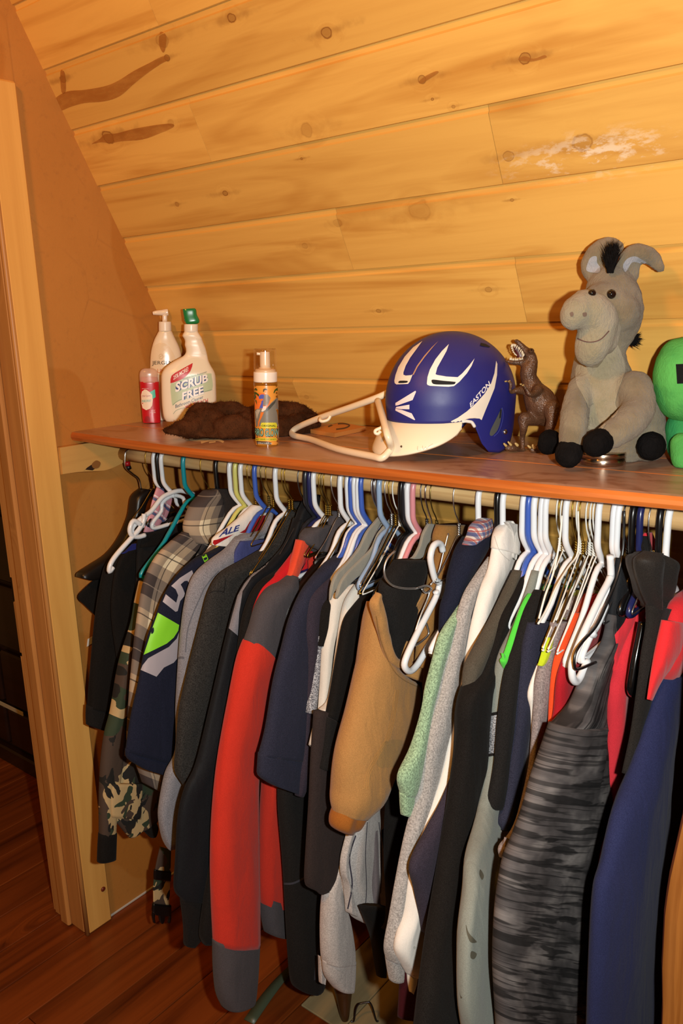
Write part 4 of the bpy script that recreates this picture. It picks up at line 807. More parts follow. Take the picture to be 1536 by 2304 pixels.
# the tan duck work jacket with its fleece-lined hood, gathered edges and ribbed cuff
t, ob = G('tan_work_jacket', 'tanj', 945, 'tan canvas work jacket with black fleece hood lining and ribbed cuff', 'jacket',
  [('sleeve', [(828,1350,862,1372),(822,1390,880,1440),(808,1459,902,1516),(793,1522,944,1545),(772,1611,936,1603),(750,1693,906,1695),(739,1770,868,1770),(737,1804,848,1808),(744,1828,822,1838)], tan, dict(t=.040, fold=(.008,1.2,9), p=2.3, hollow=False)),
   ('ribbed_cuff', [(746,1818,826,1834),(739,1842,818,1846),(743,1864,806,1862),(772,1877,792,1874)], knit, dict(t=.028, fold=(.003,14,1), rs=4, nu=60)),
   ('hood_lining', [(886,1262,962,1257),(862,1300,956,1292),(852,1330,946,1330),(858,1390,934,1390),(868,1440,918,1440),(874,1500,892,1498)], blk2, dict(t=.018, fold=(.005,1,3), dn=.018, hollow=False)),
   ('hood_edge', [(846,1330,856,1346),(830,1356,862,1362),(838,1392,870,1392),(850,1430,876,1426),(860,1466,884,1458),(874,1496,892,1474),(894,1508,900,1478),(912,1500,902,1466)], tan, dict(t=.012, fold=(.007,4,5), dn=.030, hollow=False, rs=8)),
   ('hood_rim', [(972,1312,984,1318),(940,1340,968,1344),(918,1380,940,1384),(908,1420,930,1424),(904,1456,926,1470),(898,1490,928,1512)], tan, dict(t=.014, fold=(.006,3,6), dn=.034, hollow=False, rs=8)),
   ('chest', [(970,1310,1004,1290),(940,1380,1000,1360),(930,1440,990,1430),(912,1490,966,1490),(906,1516,950,1540)], tan, dict(t=.022, dn=.012, fold=(.006,1.2,4), hollow=False))], dict(zhem=.5, yn=1.12, m=tan2))
tj2 = tree_of('tanj'); st = ink('B98446')
for d in (-4, 0, 4): decal('stitching', stroke([(893+d,1552),(884+d,1610),(872+d,1660),(848+d,1700),(828+d,1740),(823+d,1775)], 1.3), tj2, st, t, maxlen=9)
decal('armhole_seam', stroke([(846,1386),(856,1440),(880,1500),(905,1528),(940,1546)], 2), tj2, tan2, t, maxlen=9)
decal('elbow_patch', smoothpoly([(862,1672),(885,1664),(905,1668),(898,1700),(888,1724),(850,1724),(852,1700)]), tj2, fabric('9A7544', .1), t, maxlen=9)
G('canvas_jacket', 'canv', 1020, 'second tan canvas jacket, mostly hidden behind the dangling white hanger', 'jacket',
  [('hood', [(980,1182,1048,1178),(972,1210,1046,1210),(976,1250,1032,1250),(964,1290,1014,1292)], tan2, dict(t=.018, fold=(.007,2,3))),
   ('shoulder', [(964,1280,1014,1280),(954,1340,1004,1340),(938,1410,988,1410),(934,1460,970,1460),(930,1500,958,1500)], tan2, dict(t=.014, fold=(.006,2,3)))], dict(zhem=.55, yn=1.14), dx=-.03)
G('black_trousers', 'blktr', 937, 'black trousers hanging in the dark gap behind the green shirt', 'trousers',
  [('trouser_leg', [(942,1500,986,1480),(926,1650,962,1640),(876,1770,930,1760),(864,1850,916,1850),(863,1960,902,1960),(866,2060,886,2060),(856,2090,884,2090)], blk, dict(t=.012)),
   ('trouser_leg', [(806,2040,872,2040),(830,2104,872,2100),(838,2150,871,2150),(847,2197,870,2198)], blk, dict(t=.012, dn=-.03))], dict(zhem=.55, yn=1.1, znk=.93))
G('flannel_lined_jacket', 'flan', 1080, 'navy jacket with a checked flannel lining turned out at the collar', 'jacket',
  [('sleeve', [(1040,1214,1102,1196),(1022,1240,1092,1236),(1006,1296,1062,1292),(1001,1330,1046,1328),(990,1364,1032,1372),(987,1410,1014,1412),(986,1460,1006,1462)], navy, dict(t=.020, fold=(.008,1.2,5))),
   ('flannel_collar', [(1078,1164,1102,1166),(1056,1182,1104,1180),(1048,1206,1100,1198),(1038,1228,1072,1216)], flannel, dict(t=.018, fold=(.006,1.6,3), dn=.004))], dict(zhem=.62, yn=1.16))
G('green_shirt', 'greent', 1100, 'heather green long-sleeved shirt with a small cuff', 'shirt',
  [('sleeve', [(1045,1338,1060,1345),(1019,1376,1042,1386),(992,1416,1022,1426),(979,1450,1012,1462),(956,1545,988,1532),(945,1600,972,1602),(922,1683,960,1672),(893,1745,946,1750),(899,1790,933,1788)], green, dict(t=.012, fold=(.005,1.3,4))),
   ('cuff', [(898,1784,933,1784),(899,1812,932,1810),(901,1834,930,1835)], green, dict(t=.011, rs=3, fold=(0,0,0)))], dict(zhem=.6, yn=1.14))
G('grey_long_shirt', 'greyl', 1112, 'long heather grey pullover reaching down to a ribbed cuff', 'pullover',
  [('sleeve', [(1096,1252,1116,1256),(1062,1299,1088,1312),(1037,1344,1068,1352),(1016,1420,1053,1424),(991,1510,1038,1512),(967,1600,1025,1602),(951,1665,1004,1680),(936,1772,978,1774),(909,1872,948,1880),(888,1975,920,1980),(872,2065,906,2070),(861,2128,900,2132),(866,2160,905,2162)], gheath, dict(t=.016, fold=(.006,1.4,4), hollow=False)),
   ('cuff', [(866,2156,906,2158),(870,2186,912,2178),(875,2211,913,2196)], gheath, dict(t=.014, rs=3, fold=(.001,4,2)))], dict(zhem=.5, yn=1.14))
G('white_dress_shirt', 'dress', 1134, 'white button dress shirt with a stand-up collar and open cuff', 'shirt',
  [('sleeve', [(1106,1230,1164,1240),(1096,1280,1152,1290),(1079,1324,1132,1322),(1060,1396,1112,1400),(1041,1490,1082,1500),(1021,1600,1054,1602),(1006,1670,1038,1682),(986,1760,1018,1762),(951,1860,994,1862),(923,1940,966,1942),(907,2045,950,2046),(887,2115,950,2114),(888,2150,944,2162),(912,2190,940,2200)], wht2, dict(t=.013, fold=(.007,2,4))),
   ('collar', [(1138,1174,1156,1172),(1122,1184,1166,1192),(1110,1204,1167,1222),(1106,1232,1164,1250)], wht2, dict(t=.015, fold=(.011,1.8,2), dn=.004)),
   ('collar_wing', [(1138,1175,1166,1180),(1148,1196,1168,1204),(1150,1228,1166,1236),(1152,1252,1162,1262)], fabric('CFC9C2', .05), dict(t=.006, dn=.014, fold=(.006,1.5,6), hollow=False)),
   ('cuff', [(914,2186,940,2190),(916,2210,937,2214),(920,2230,930,2238)], wht2, dict(t=.011, rs=3, fold=(0,0,0)))], dict(zhem=.55, yn=1.18))
tdr = tree_of('dress')
decal('collar_seam', stroke([(1112,1206),(1124,1240),(1146,1262)], 1.6), tdr, fabric('C4BEB6', .05), GAR['dress'][0])
decal('button', [smoothpoly([(931+a,2128+b),(935+a,2131+b),(933+a,2136+b),(929+a,2133+b)], 2) for a, b in ((0,0),(-2,66))], tdr, plastic('C8C4BC', .3), GAR['dress'][0])
G('maroon_trousers', 'maroon', 1121, 'maroon garment whose lower edge shows near the floor', 'trousers', [('trouser_leg', [(905,2120,962,2120),(898,2226,952,2230),(894,2290,948,2290)], maroon, dict(t=.010))])
G('olive_shirt', 'olive', 1179, 'olive grey short-sleeved shirt right of the white dress shirt', 'shirt',
  [('sleeve', [(1152,1284,1178,1280),(1124,1341,1162,1340),(1097,1396,1142,1400),(1057,1470,1112,1470),(1041,1505,1092,1515),(1038,1556,1062,1550)], olive, dict(t=.014, fold=(.005,1.2,4)))], dict(zhem=.66, yn=1.16))
G('plum_shirt', 'plumsh', 1160, 'dark plum long sleeve bent at the elbow behind the big black shirt', 'shirt',
  [('sleeve', [(1048,1600,1066,1600),(1030,1700,1054,1700),(1008,1760,1042,1760),(986,1810,1012,1810),(956,1868,1000,1870),(921,1944,990,1942),(928,2000,974,2000),(940,2058,964,2058),(946,2096,957,2095)], plum, dict(t=.012))])
G('black_long_shirt', 'blkl', 1197, 'long black garment with a wide sleeve running down to the floor', 'shirt',
  [('sleeve', [(1180,1282,1212,1290),(1152,1330,1194,1340),(1117,1400,1168,1410),(1080,1503,1138,1490),(1042,1560,1116,1540),(1029,1600,1110,1610),(1027,1660,1102,1680),(1011,1780,1090,1790),(988,1910,1060,1910),(964,2065,1050,2060,0,.02),(944,2200,1040,2200,0,.05),(930,2320,1040,2320,0,.06),(928,2345,1040,2345,0,.06)], blk, dict(t=.020, fold=(.007,1.3,6)))], dict(zhem=.4, yn=1.1))
t, ob = G('sage_garment', 'sage', 1220, 'long sage grey garment with mud stains and a glittering silver band', 'dress',
  [('front_panel', [(1196,1282,1214,1285),(1158,1394,1194,1400),(1119,1477,1164,1490),(1107,1560,1154,1560),(1099,1640,1138,1640),(1094,1705,1134,1710),(1077,1820,1128,1820,0,.015),(1051,1926,1126,1930,0,.045),(1046,2001,1118,2002,0,.065),(1034,2109,1110,2112,0,.08),(1031,2248,1110,2260,0,.09),(1042,2330,1114,2338,0,.09)], sage, dict(t=.016, fold=(.007,1.4,5)))], dict(zhem=.4, yn=1.1))
ts = tree_of('sage')
def glit():
    k = NT('silver_glitter'); n = k.n('ShaderNodeTexWhiteNoise', {0: k.n('ShaderNodeVectorMath', {0: k.map(k.pos(), (800, 800, 800))}, operation='FLOOR').outputs[0]}).outputs[0]
    k.set('Base Color', k.ramp(n, [(0, rgb('55565C')), (1, rgb('F0F0F4'))])); k.set('Metallic', 0.6); k.set('Roughness', 0.35); return k.m
decal('glitter_band', [(1098,1612),(1120,1608),(1118,1694),(1094,1698)], ts, glit(), t, maxlen=9)
for pl in ([(1096,1606),(1122,1600),(1122,1607),(1096,1613)], [(1092,1697),(1118,1693),(1118,1699),(1091,1704)]): decal('band_edge', pl, ts, blk, t, off=.0012, maxlen=9)
for i, pl in enumerate(([(1048,2080),(1054,2098),(1066,2112),(1072,2120),(1058,2120),(1050,2100)], [(1060,2140),(1072,2146),(1066,2158),(1058,2154)], [(1034,2230),(1036,2240),(1040,2244),(1036,2246)], [(1080,1956),(1088,1970),(1084,1980),(1078,1968)])):
    decal('mud_stain', smoothpoly(pl), ts, ink('4E4A3C', .9), t, maxlen=9)
G('lime_shirt', 'limet', 1231, 'bright green T-shirt showing as a thin green strip', 'shirt',
  [('sleeve', [(1187,1334,1208,1340),(1173,1357,1192,1365),(1151,1414,1172,1420),(1131,1471,1152,1475),(1123,1486,1144,1490),(1131,1503,1140,1509)], lime, dict(t=.010, fold=(.003,1,3)))], dict(zhem=.7, yn=1.12))
G('black_shirt', 'blkt', 1246, 'black T-shirt with a ragged hem right of the bright green strip', 'shirt',
  [('sleeve', [(1201,1327,1238,1330),(1176,1375,1214,1380),(1153,1450,1194,1450),(1133,1510,1180,1515),(1119,1600,1166,1600),(1110,1715,1152,1715),(1094,1803,1138,1810),(1098,1821,1128,1816)], blk2, dict(t=.013, fold=(.005,1.4,4)))], dict(zhem=.62, yn=1.1))
G('white_undershirt', 'wundr', 1252, 'white undershirt hem hanging below the black and navy T-shirts', 'shirt',
  [('front_panel', [(1118,1740,1150,1740),(1110,1790,1150,1790),(1102,1830,1148,1840),(1093,1892,1144,1890),(1104,1920,1130,1926)], wht2, dict(t=.010, fold=(.004,1.5,3)))], dict(zhem=.66, yn=1.1, znk=.9), dx=-.012)
G('navy_shirt', 'navyt', 1266, 'navy T-shirt with a round neck and a white inner collar', 'shirt',
  [('sleeve', [(1186,1404,1248,1392),(1179,1430,1240,1430),(1171,1470,1230,1475),(1159,1560,1212,1560),(1151,1650,1198,1650),(1141,1740,1184,1740),(1129,1815,1172,1815),(1119,1848,1164,1850),(1123,1869,1158,1860)], navy2, dict(t=.013, fold=(.005,1.4,5))),
   ('white_collar', [(1205,1378,1214,1380),(1190,1398,1208,1396),(1184,1408,1196,1410)], wht2, dict(t=.008, rs=3, dn=-.010))], dict(zhem=.58, yn=1.12))
G('charcoal_shirt', 'chart', 1277, 'charcoal T-shirt in the narrow gap between navy and white', 'shirt',
  [('sleeve', [(1232,1420,1254,1420),(1208,1520,1240,1520),(1184,1640,1216,1640),(1168,1760,1196,1760),(1152,1862,1176,1864)], fabric('37363B', .2), dict(t=.011))], dict(zhem=.56, yn=1.12))
G('white_tee', 'whtee', 1287, 'white T-shirt seen as a thin white curve beside the grey one', 'shirt',
  [('sleeve', [(1208,1492,1220,1500),(1188,1556,1206,1570),(1193,1600,1204,1600),(1194,1660,1203,1660),(1190,1745,1198,1745)], wht2, dict(t=.008, fold=(.002,1,2)))], dict(zhem=.7, yn=1.14))
G('grey_shirt', 'greyt', 1303, 'mauve grey heather T-shirt left of the orange one', 'shirt',
  [('sleeve', [(1237,1404,1276,1392),(1230,1443,1264,1430),(1214,1490,1250,1490),(1202,1540,1244,1540),(1199,1600,1234,1610),(1192,1700,1216,1700),(1174,1800,1196,1800),(1150,1870,1170,1870,0,.02),(1124,1906,1152,1912,0,.03),(1126,1930,1138,1934,0,.03)], gheath2, dict(t=.013, fold=(.006,1.5,5)))], dict(zhem=.58, yn=1.12))
G('lime_tee', 'limey', 1297, 'lime yellow T-shirt, only a sliver of sleeve showing', 'shirt', [('sleeve', [(1226,1434,1238,1432),(1213,1480,1226,1480),(1208,1497,1216,1497)], fabric('B5C81E', .05), dict(t=.008, rs=3))], dict(zhem=.8, yn=1.12), dx=.002)
G('orange_shirt', 'orang', 1327, 'orange T-shirt between the grey and dark red ones', 'shirt',
  [('sleeve', [(1286,1379,1306,1377),(1271,1415,1300,1415),(1253,1454,1286,1460),(1240,1503,1272,1510),(1234,1570,1262,1580),(1231,1640,1250,1640),(1230,1680,1244,1680)], orng, dict(t=.011, fold=(.004,1.3,3)))], dict(zhem=.64, yn=1.14))
G('red_tee', 'dredt', 1348, 'dark red T-shirt behind the white hanger that dangles loose', 'shirt',
  [('sleeve', [(1321,1369,1352,1364),(1292,1428,1352,1410),(1268,1475,1350,1480),(1252,1526,1336,1530),(1245,1600,1306,1590),(1238,1640,1276,1630),(1236,1680,1262,1680)], dred, dict(t=.012, fold=(.004,1.3,4)))], dict(zhem=.62, yn=1.14))
G('streaked_jacket', 'strk', 1404, 'grey and black streaked knit jacket with a dark hood', 'jacket',
  [('sleeve', [(1232,1632,1364,1628),(1212,1690,1363,1690),(1190,1756,1364,1752),(1172,1822,1374,1830),(1151,1887,1350,1882),(1127,1945,1334,1960),(1111,2055,1328,2070),(1107,2180,1317,2210),(1117,2320,1313,2320),(1118,2345,1312,2345)], strk, dict(t=.028, fold=(.011,1.1,5), p=2.4, nu=40)),
   ('yoke', [(1363,1380,1404,1392),(1350,1446,1396,1440),(1314,1502,1380,1510),(1276,1592,1364,1580),(1230,1644,1364,1638)], strkv, dict(t=.026, fold=(.006,1.2,4), hollow=False)),
   ('hood', [(1384,1254,1414,1258),(1376,1296,1430,1302),(1368,1342,1414,1360),(1362,1392,1404,1402),(1358,1430,1394,1430)], nylon, dict(t=.020, fold=(.006,1.3,3), hollow=False))], dict(zhem=.4, yn=1.14))
G('coral_jacket', 'coral', 1427, 'coral red jacket sleeve between the streaked jacket and the black hooded one', 'jacket',
  [('sleeve', [(1434,1310,1456,1344),(1418,1378,1454,1396),(1398,1437,1444,1450),(1376,1509,1434,1520),(1363,1560,1428,1560),(1363,1650,1418,1650),(1363,1740,1400,1740),(1364,1840,1390,1800),(1342,1898,1372,1870),(1333,1962,1350,1960)], coral, dict(t=.018, fold=(.007,1.4,4)))], dict(zhem=.5, yn=1.14))
G('black_hooded_jacket', 'bhood', 1505, 'black jacket with a crumpled hood near the right end of the pole', 'jacket',
  [('hood', [(1444,1238,1486,1244),(1422,1258,1520,1262),(1424,1290,1520,1296),(1436,1330,1516,1340),(1452,1366,1506,1376)], fabric('26221F', .2, rough=.55), dict(t=.026, fold=(.022,2.2,4), hollow=False, rs=8)),
   ('sleeve', [(1450,1360,1506,1370),(1450,1408,1490,1412),(1439,1477,1478,1482),(1429,1560,1462,1575),(1416,1650,1446,1650),(1398,1740,1426,1740)], hoodk, dict(t=.018, fold=(.005,1.2,3)))], dict(zhem=.5, yn=1.16), dx=.010)
G('red_cap_collar', 'rcol', 1475, 'red and black curved collar standing up behind the black hood', 'shirt',
  [('collar', [(1448,1200,1466,1196),(1441,1216,1472,1210),(1438,1236,1478,1238)], coral, dict(t=.012, hollow=False)), ('mesh_lining', [(1446,1210,1462,1206),(1442,1228,1462,1226),(1442,1240,1464,1240)], blk, dict(t=.008, dn=.008, hollow=False))], dict(zhem=.7, yn=1.22, m=coral), dx=-.022)
G('red_navy_jacket', 'rnav', 1504, 'red and navy blue jacket at the right end, its sleeve reaching the floor', 'jacket',
  [('sleeve', [(1482,1524,1546,1508),(1461,1580,1534,1578),(1417,1715,1514,1700),(1374,1829,1507,1800),(1346,1948,1502,1930),(1331,2001,1494,2001),(1322,2109,1485,2109),(1315,2310,1490,2310),(1314,2345,1490,2345)], fabric('23284A', .15), dict(t=.026, fold=(.008,1.1,3), p=2.3)),
   ('red_yoke', [(1534,1328,1600,1330),(1505,1353,1592,1360),(1489,1396,1584,1410),(1476,1455,1566,1455),(1466,1500,1540,1496),(1480,1528,1520,1520)], redn, dict(t=.026, fold=(.006,1.3,3), hollow=False)),
   ('red_piping', [(1488,1396,1545,1400),(1474,1461,1535,1462),(1462,1526,1490,1528),(1455,1573,1467,1577)], redn, dict(t=.020, dn=.006, fold=(0,0,0)))], dict(zhem=.4, yn=1.14), dx=.026)
G('navy_tee', 'ntee', 1545, 'dark navy short sleeve at the far right over a white sleeve', 'shirt',
  [('sleeve', [(1522,1526,1562,1520),(1492,1570,1562,1570),(1468,1616,1556,1620),(1506,1656,1550,1656)], navy, dict(t=.012, fold=(.003,1,2))), ('white_sleeve', [(1522,1636,1552,1640),(1502,1666,1548,1680),(1492,1688,1542,1700),(1520,1717,1536,1722)], wht2, dict(t=.009, rs=3, dn=-.006))])
G('scarlet_shirt', 'scar', 1540, 'narrow scarlet hem hanging beside the right-hand pine jamb', 'shirt', [('hem', [(1508,1686,1530,1690),(1506,1790,1526,1790),(1498,1880,1516,1890),(1495,1904,1512,1914)], redn, dict(t=.010))], dx=-.004)
# ---------------------------------------------------------------- loose things hanging among the clothes
# contoured suit hanger with a swivel hook and red size ring
X = lane(283); Pn = np.array([X+.002, YR, 1.0])
t = thing('suit_hanger', 'chunky black plastic suit hanger with chrome hook and red size ring, far left', 'hanger', (X, YR, ZRD))
sp = plastic('15110F', 0.38)
loft('arm', [(316,1098,348,1104),(296,1116,330,1130),(288,1160,318,1176),(270,1204,302,1232),(240,1244,280,1270),(200,1272,258,1292),(176,1288,226,1302),(172,1298,204,1306)], Pn, NX, sp, t, t=.020, p=3, fold=(0,0,0), hollow=False)
loft('far_arm', [(330,1106,350,1112),(352,1112,352,1136),(372,1124,368,1150),(392,1146,384,1172)], Pn, NX, sp, t, t=.016, p=3, fold=(0,0,0), hollow=False)
hk = [at(a, b, 0, X) for a, b in [(300,1036),(293,1014),(283,1016),(281,1034),(283,1052),(298,1066),(312,1078),(317,1100)]]
v, f = tube(hk, .0024, 8, 4); emit('hook', v, f, metal('C8C8C8', .2), t)
c = at(286, 1044, 0, X); v, f = tube([c+np.array([0,0,.006]), c-np.array([0,0,.004])], .0075, 12, 1); emit('size_ring', v, f, plastic('A01018', .35), t)
v, f = tube([c+np.array([0,.001,-.004]), c+np.array([0,.004,-.013])], .0065, 12, 1); emit('ring_clip', v, f, plastic('101010', .4), t)
# empty white hangers hooked on one another, left
def px_tube(name, pts, P, n, r, m, parent=None, k=4, seg=8, closed=False):
    v, f = tube([on_plane(p[0], p[1], np.asarray(P)+np.asarray(n)*(p[2] if len(p) > 2 else 0), n) for p in pts], r, seg, k, closed)
    return emit(name, v, f, m, parent)
def loose(name, label, pts_list, px, r, m, dx=.0, group=None, cat='hanger'):
    P = np.array([lane(px)+dx, YR, 1.0]); gs = [tube([on_plane(p[0], p[1], P+NX*(p[2] if len(p) > 2 else 0), NX) for p in pts], r, 8, 4) for pts in pts_list]
    v, f = join(gs); o = emit(name, v, f, m, loc=v.mean(0)); tag(o, label, cat, group); return o
wp = plastic(PL['white'], 0.28, coat=0.2)
loose('plastic_hanger', 'empty white plastic hanger sloping down beside the pink striped tie', [[(436,1112),(405,1104),(378,1112),(362,1122),(340,1150),(318,1166),(300,1184),(296,1196),(300,1204)], [(324,1156,.008),(322,1174,.008),(312,1192,.008),(292,1214,.008),(262,1248,.008),(248,1270,.008),(246,1286,.008),(254,1276,.008)], [(316,1180,.008),(300,1172,.008),(292,1190,.008),(296,1204,.008),(310,1208,.008),(326,1204,.008)]], 366, .0056, wp, .006)
pt = NT('pink_striped_tie'); u = pt.sep(pt.pos()); s_ = pt.math('FRACT', pt.math('MULTIPLY', pt.math('SUBTRACT', u[2], pt.math('MULTIPLY', u[1], -0.8)), 26.0))
cc = pt.mix(pt.math('LESS_THAN', s_, 0.22), rgb('C98A94'), rgb('4E5478')); cc = pt.mix(pt.math('MULTIPLY', pt.math('GREATER_THAN', s_, 0.3), pt.math('LESS_THAN', s_, 0.4)), cc, rgb('E3D5D8')); pt.set('Base Color', cc); pt.set('Roughness', 0.5)
G('striped_tie', 'tie', 356, 'pink necktie with blue and white stripes hung behind the white hanger', 'necktie', [('tie_blade', [(352,1096,368,1100),(342,1126,374,1130),(334,1160,368,1162),(326,1186,354,1194),(322,1197,340,1196)], pt.m, dict(t=.004, fold=(.002,1,1), hollow=False)), ('tie_tail', [(366,1110,388,1120),(358,1150,380,1152),(350,1186,364,1186)], pt.m, dict(t=.003, dn=-.006, fold=(.002,1,2), hollow=False))], dx=.002)
loose('plastic_hanger', 'white plastic hanger dangling in front of the tan work jacket', [[(996,1240),(992,1226),(984,1222),(974,1230),(968,1254),(972,1280),(978,1302),(984,1308),(990,1312),(992,1328),(986,1340)], [(988,1318),(982,1340),(960,1384),(936,1430),(914,1478),(910,1500),(922,1510),(940,1494),(966,1450),(988,1420)], [(992,1308),(996,1330),(986,1342),(980,1330)]], 985, .0058, wp, .024)
cw = metal('E0E0E0', .42)
loose('wire_hanger', 'chrome wire hanger turned sideways, its hook reaching across the black fleece hood', [[(888,1240,.0),(872,1256),(864,1280),(868,1302),(884,1318),(910,1324),(936,1324)], [(936,1324),(955,1318),(966,1320),(970,1326),(958,1334),(948,1325)], [(968,1316),(985,1290),(998,1240),(1008,1200)], [(966,1330),(962,1346),(944,1390),(930,1436),(934,1452),(962,1430),(962,1412),(954,1392)]], 985, .0017, cw, .020)
loose('wire_twist', 'tightly twisted wire end stuck out beside the dangling white hanger', [[(918,1322),(926,1326),(934,1321),(942,1326),(948,1322)]], 985, .0026, cw, .020) if False else None
loose('plastic_hanger', 'white plastic hanger dangling loose in front of the dark red T-shirt', [[(1372,1250),(1374,1290),(1370,1306),(1352,1340),(1330,1386),(1310,1430),(1292,1476),(1286,1500),(1288,1526),(1296,1534),(1306,1520),(1322,1486)], [(1364,1360),(1340,1412),(1330,1424),(1336,1428)]], 1384, .0056, wp, .006)
loose('wire_hanger', 'dull grey wire hanger bent round the dangling white hanger at the dark red T-shirt', [[(1404,1150),(1402,1230),(1388,1300),(1360,1370),(1340,1410),(1310,1444),(1294,1470),(1292,1496),(1300,1506),(1340,1490)]], 1394, .0020, metal('5A5C5E', .4), .012)
loose('plastic_hanger', 'glossy black plastic hanger end hanging beside the black hooded jacket', [[(1446,1400),(1438,1440),(1430,1480),(1424,1516),(1420,1546),(1424,1560),(1434,1554),(1438,1530),(1436,1500)]], 1461, .0070, plastic('0B0A0B', .15, coat=.5), .012)
loose('wire_hanger', 'white wire hanger slanting down across the necks of the T-shirts', [[(1264,1160),(1258,1222),(1244,1290),(1226,1340),(1212,1392)], [(1300,1150),(1300,1240),(1278,1276),(1252,1320),(1230,1370),(1210,1404)], [(1326,1170),(1320,1240),(1300,1300),(1270,1352),(1250,1396)], [(1334,1180),(1316,1270),(1290,1330),(1276,1372)]], 1296, .0016, plastic('E6E0D4', .35), .004)
# flat flocked hangers, three pale grey arms fanned out in the middle
for i, (rows, px, lab) in enumerate([([(850,1164,866,1172),(824,1196,846,1196),(806,1232,824,1240),(780,1266,804,1272),(756,1290,776,1300),(744,1318,754,1326),(740,1350,744,1350)], 836, 'pale grey flat flocked hanger, the left of the two fanned together'),
                                ([(878,1166,886,1180),(850,1200,880,1200),(834,1234,862,1240),(806,1262,836,1272),(776,1292,796,1304),(762,1316,772,1330),(754,1344,758,1348)], 843, 'pale grey flat flocked hanger, the right of the two fanned together'),
                                ([(962,1178,982,1180),(950,1200,982,1204),(942,1228,958,1244),(930,1250,942,1258),(922,1256,932,1258)], 952, 'pale grey flat flocked hanger beside the pink plastic hanger')]):
    P = np.array([lane(px)+.004, YR, 1.0]); t = thing('flocked_hanger', lab, 'hanger', (P[0], YR, ZRD), 'pale grey flocked hangers')
    loft('arm', rows, P, NX, fabric('8E8A7E', .06, sheen=.4), t, t=.0035, p=6, fold=(0,0,0), hollow=False)
    v, f = tube([(P[0], YR+y, ZRD+z) for y, z in [(.018,-.008),(.016,.008),(0,.0192),(-.016,.010),(-.0188,-.010),(-.010,-.036),(0,-.056),(0,-.074)]], .0016, 6, 4); emit('hook', v, f, metal('C8C8C8', .22), t)
# ---------------------------------------------------------------- things standing on the shelf
def stand(px, py, z=ZS):
    """foot of a thing at a pixel on the shelf, with the horizontal direction towards the doorway viewpoint"""
    p = at(px, py, 2, z)
    for _ in range(3): p = at(px, py, 2, z+zs_at(p[0])-ZS)
    d = EYE-p; d[2] = 0; return p, d/np.linalg.norm(d)
def zz_(L, s, ox, oy): return [(ox+r[0]/s, oy+r[1]/s)+tuple(r[2:]) for r in L]
# --- lotion pump bottle
P, nn = stand(374, 946); P = P-nn*0.012
b6 = lambda L: zz_(L, 7.68, 300, 680)
def zq_(L, s, ox, oy): return [(ox+r[0]/s, oy+r[1]/s, ox+r[2]/s, oy+r[3]/s)+tuple(r[4:]) for r in L]
def brow(L, tr): return [((300+xl/7.68), (680+y/7.68), (300+xr/7.68), (680+y/7.68), tr if not isinstance(tr, (list, tuple)) else tr[i]) for i, (y, xl, xr) in enumerate(L)]
cream = plastic('EBDCC0', 0.28, coat=0.3, sub=0.1); cream2 = plastic('EDE1CC', 0.35)
t = thing('lotion_bottle', 'cream coloured pump lotion bottle in the shelf corner behind the red deodorant', 'bottle', (P[0], P[1], ZS))
lb = loft('body', brow([(497,440,660),(515,425,672),(560,402,692),(640,362,730),(760,322,788),(900,296,828),(1100,286,846),(1400,288,848),(1900,300,840),(2030,312,832)], [.9,.85,.75,.62,.56,.54,.54,.54,.54,.54]), P, nn, cream, t, rs=4, p=2.3, hollow=False)
loft('pump_collar', brow([(340,440,648),(348,436,652),(490,436,658),(500,440,655)], 1.0), P, nn, cream2, t, p=2, rs=3, hollow=False)
loft('pump_stem', brow([(190,497,585),(345,497,585)], 1.0), P, nn, plastic('EEDCC4', .15), t, p=2, rs=3, hollow=False)
px_tube('pump_spout', [(378,702.5),(372,703),(362,703.5),(350,704),(343.5,705)], P, nn, [.0085,.0085,.007,.0055,.004], plastic('EEDCC4', .15), t)
tl = bvh([lb])
decal('label_panel', smoothpoly(b6([(300,1120),(305,950),(330,800),(400,725),(500,700),(590,740),(670,840),(720,960),(745,1100),(745,1250),(300,1250)])), tl, plastic('E6D2B0', .2), t)
text('brand_lettering', 'JERGENS', b6([(322,1100),(735,1092),(735,1015),(322,1015)]), tl, ink('3A2410'), t)
text('label_lettering', 'Ultra', b6([(415,1225),(600,1225),(600,1150),(415,1150)]), tl, ink('C8641E'), t)
decal('label_emblem', stroke(b6([(440,940),(460,900),(500,905),(510,950),(480,980),(445,965),(470,935),(500,925)]), 1.3), tl, ink('C8AE84'), t)
# --- spray cleaner
P, nn = stand(426, 957)
t = thing('spray_bottle', 'cream white spray cleaner bottle with a green trigger head and blue lettering', 'bottle', (P[0], P[1], ZS))
wpl = plastic('F0E2CA', 0.32)
rows = brow([(505,880,1115),(520,872,1122),(545,858,1138),(580,848,1160),(615,868,1180),(650,886,1192),(690,892,1206),(740,888,1226),(790,903,1245),(850,908,1262),(890,895,1272),(930,860,1280),(970,790,1288),(1010,712,1298),(1055,640,1318),(1110,570,1346),(1170,518,1384),(1240,488,1412),(1330,482,1424),(1500,484,1430),(1750,494,1436),(1930,512,1436),(2010,535,1430),(2055,565,1415)],
            [.85,.85,.8,.75,.72,.7,.68,.66,.64,.6,.56,.5,.46,.44,.43,.42,.42,.42,.42,.42,.42,.42,.40,.36])
sb = loft('body', rows, P, nn, wpl, t, rs=3, p=2.8, nu=44, hollow=False)
loft('neck_collar', brow([(382,885,1112),(390,876,1116),(505,876,1116),(514,884,1110)], 1.0), P, nn, plastic('EFE4D2', .3), t, p=2, rs=3, hollow=False)
gp = plastic('157A3E', 0.25, coat=0.4)
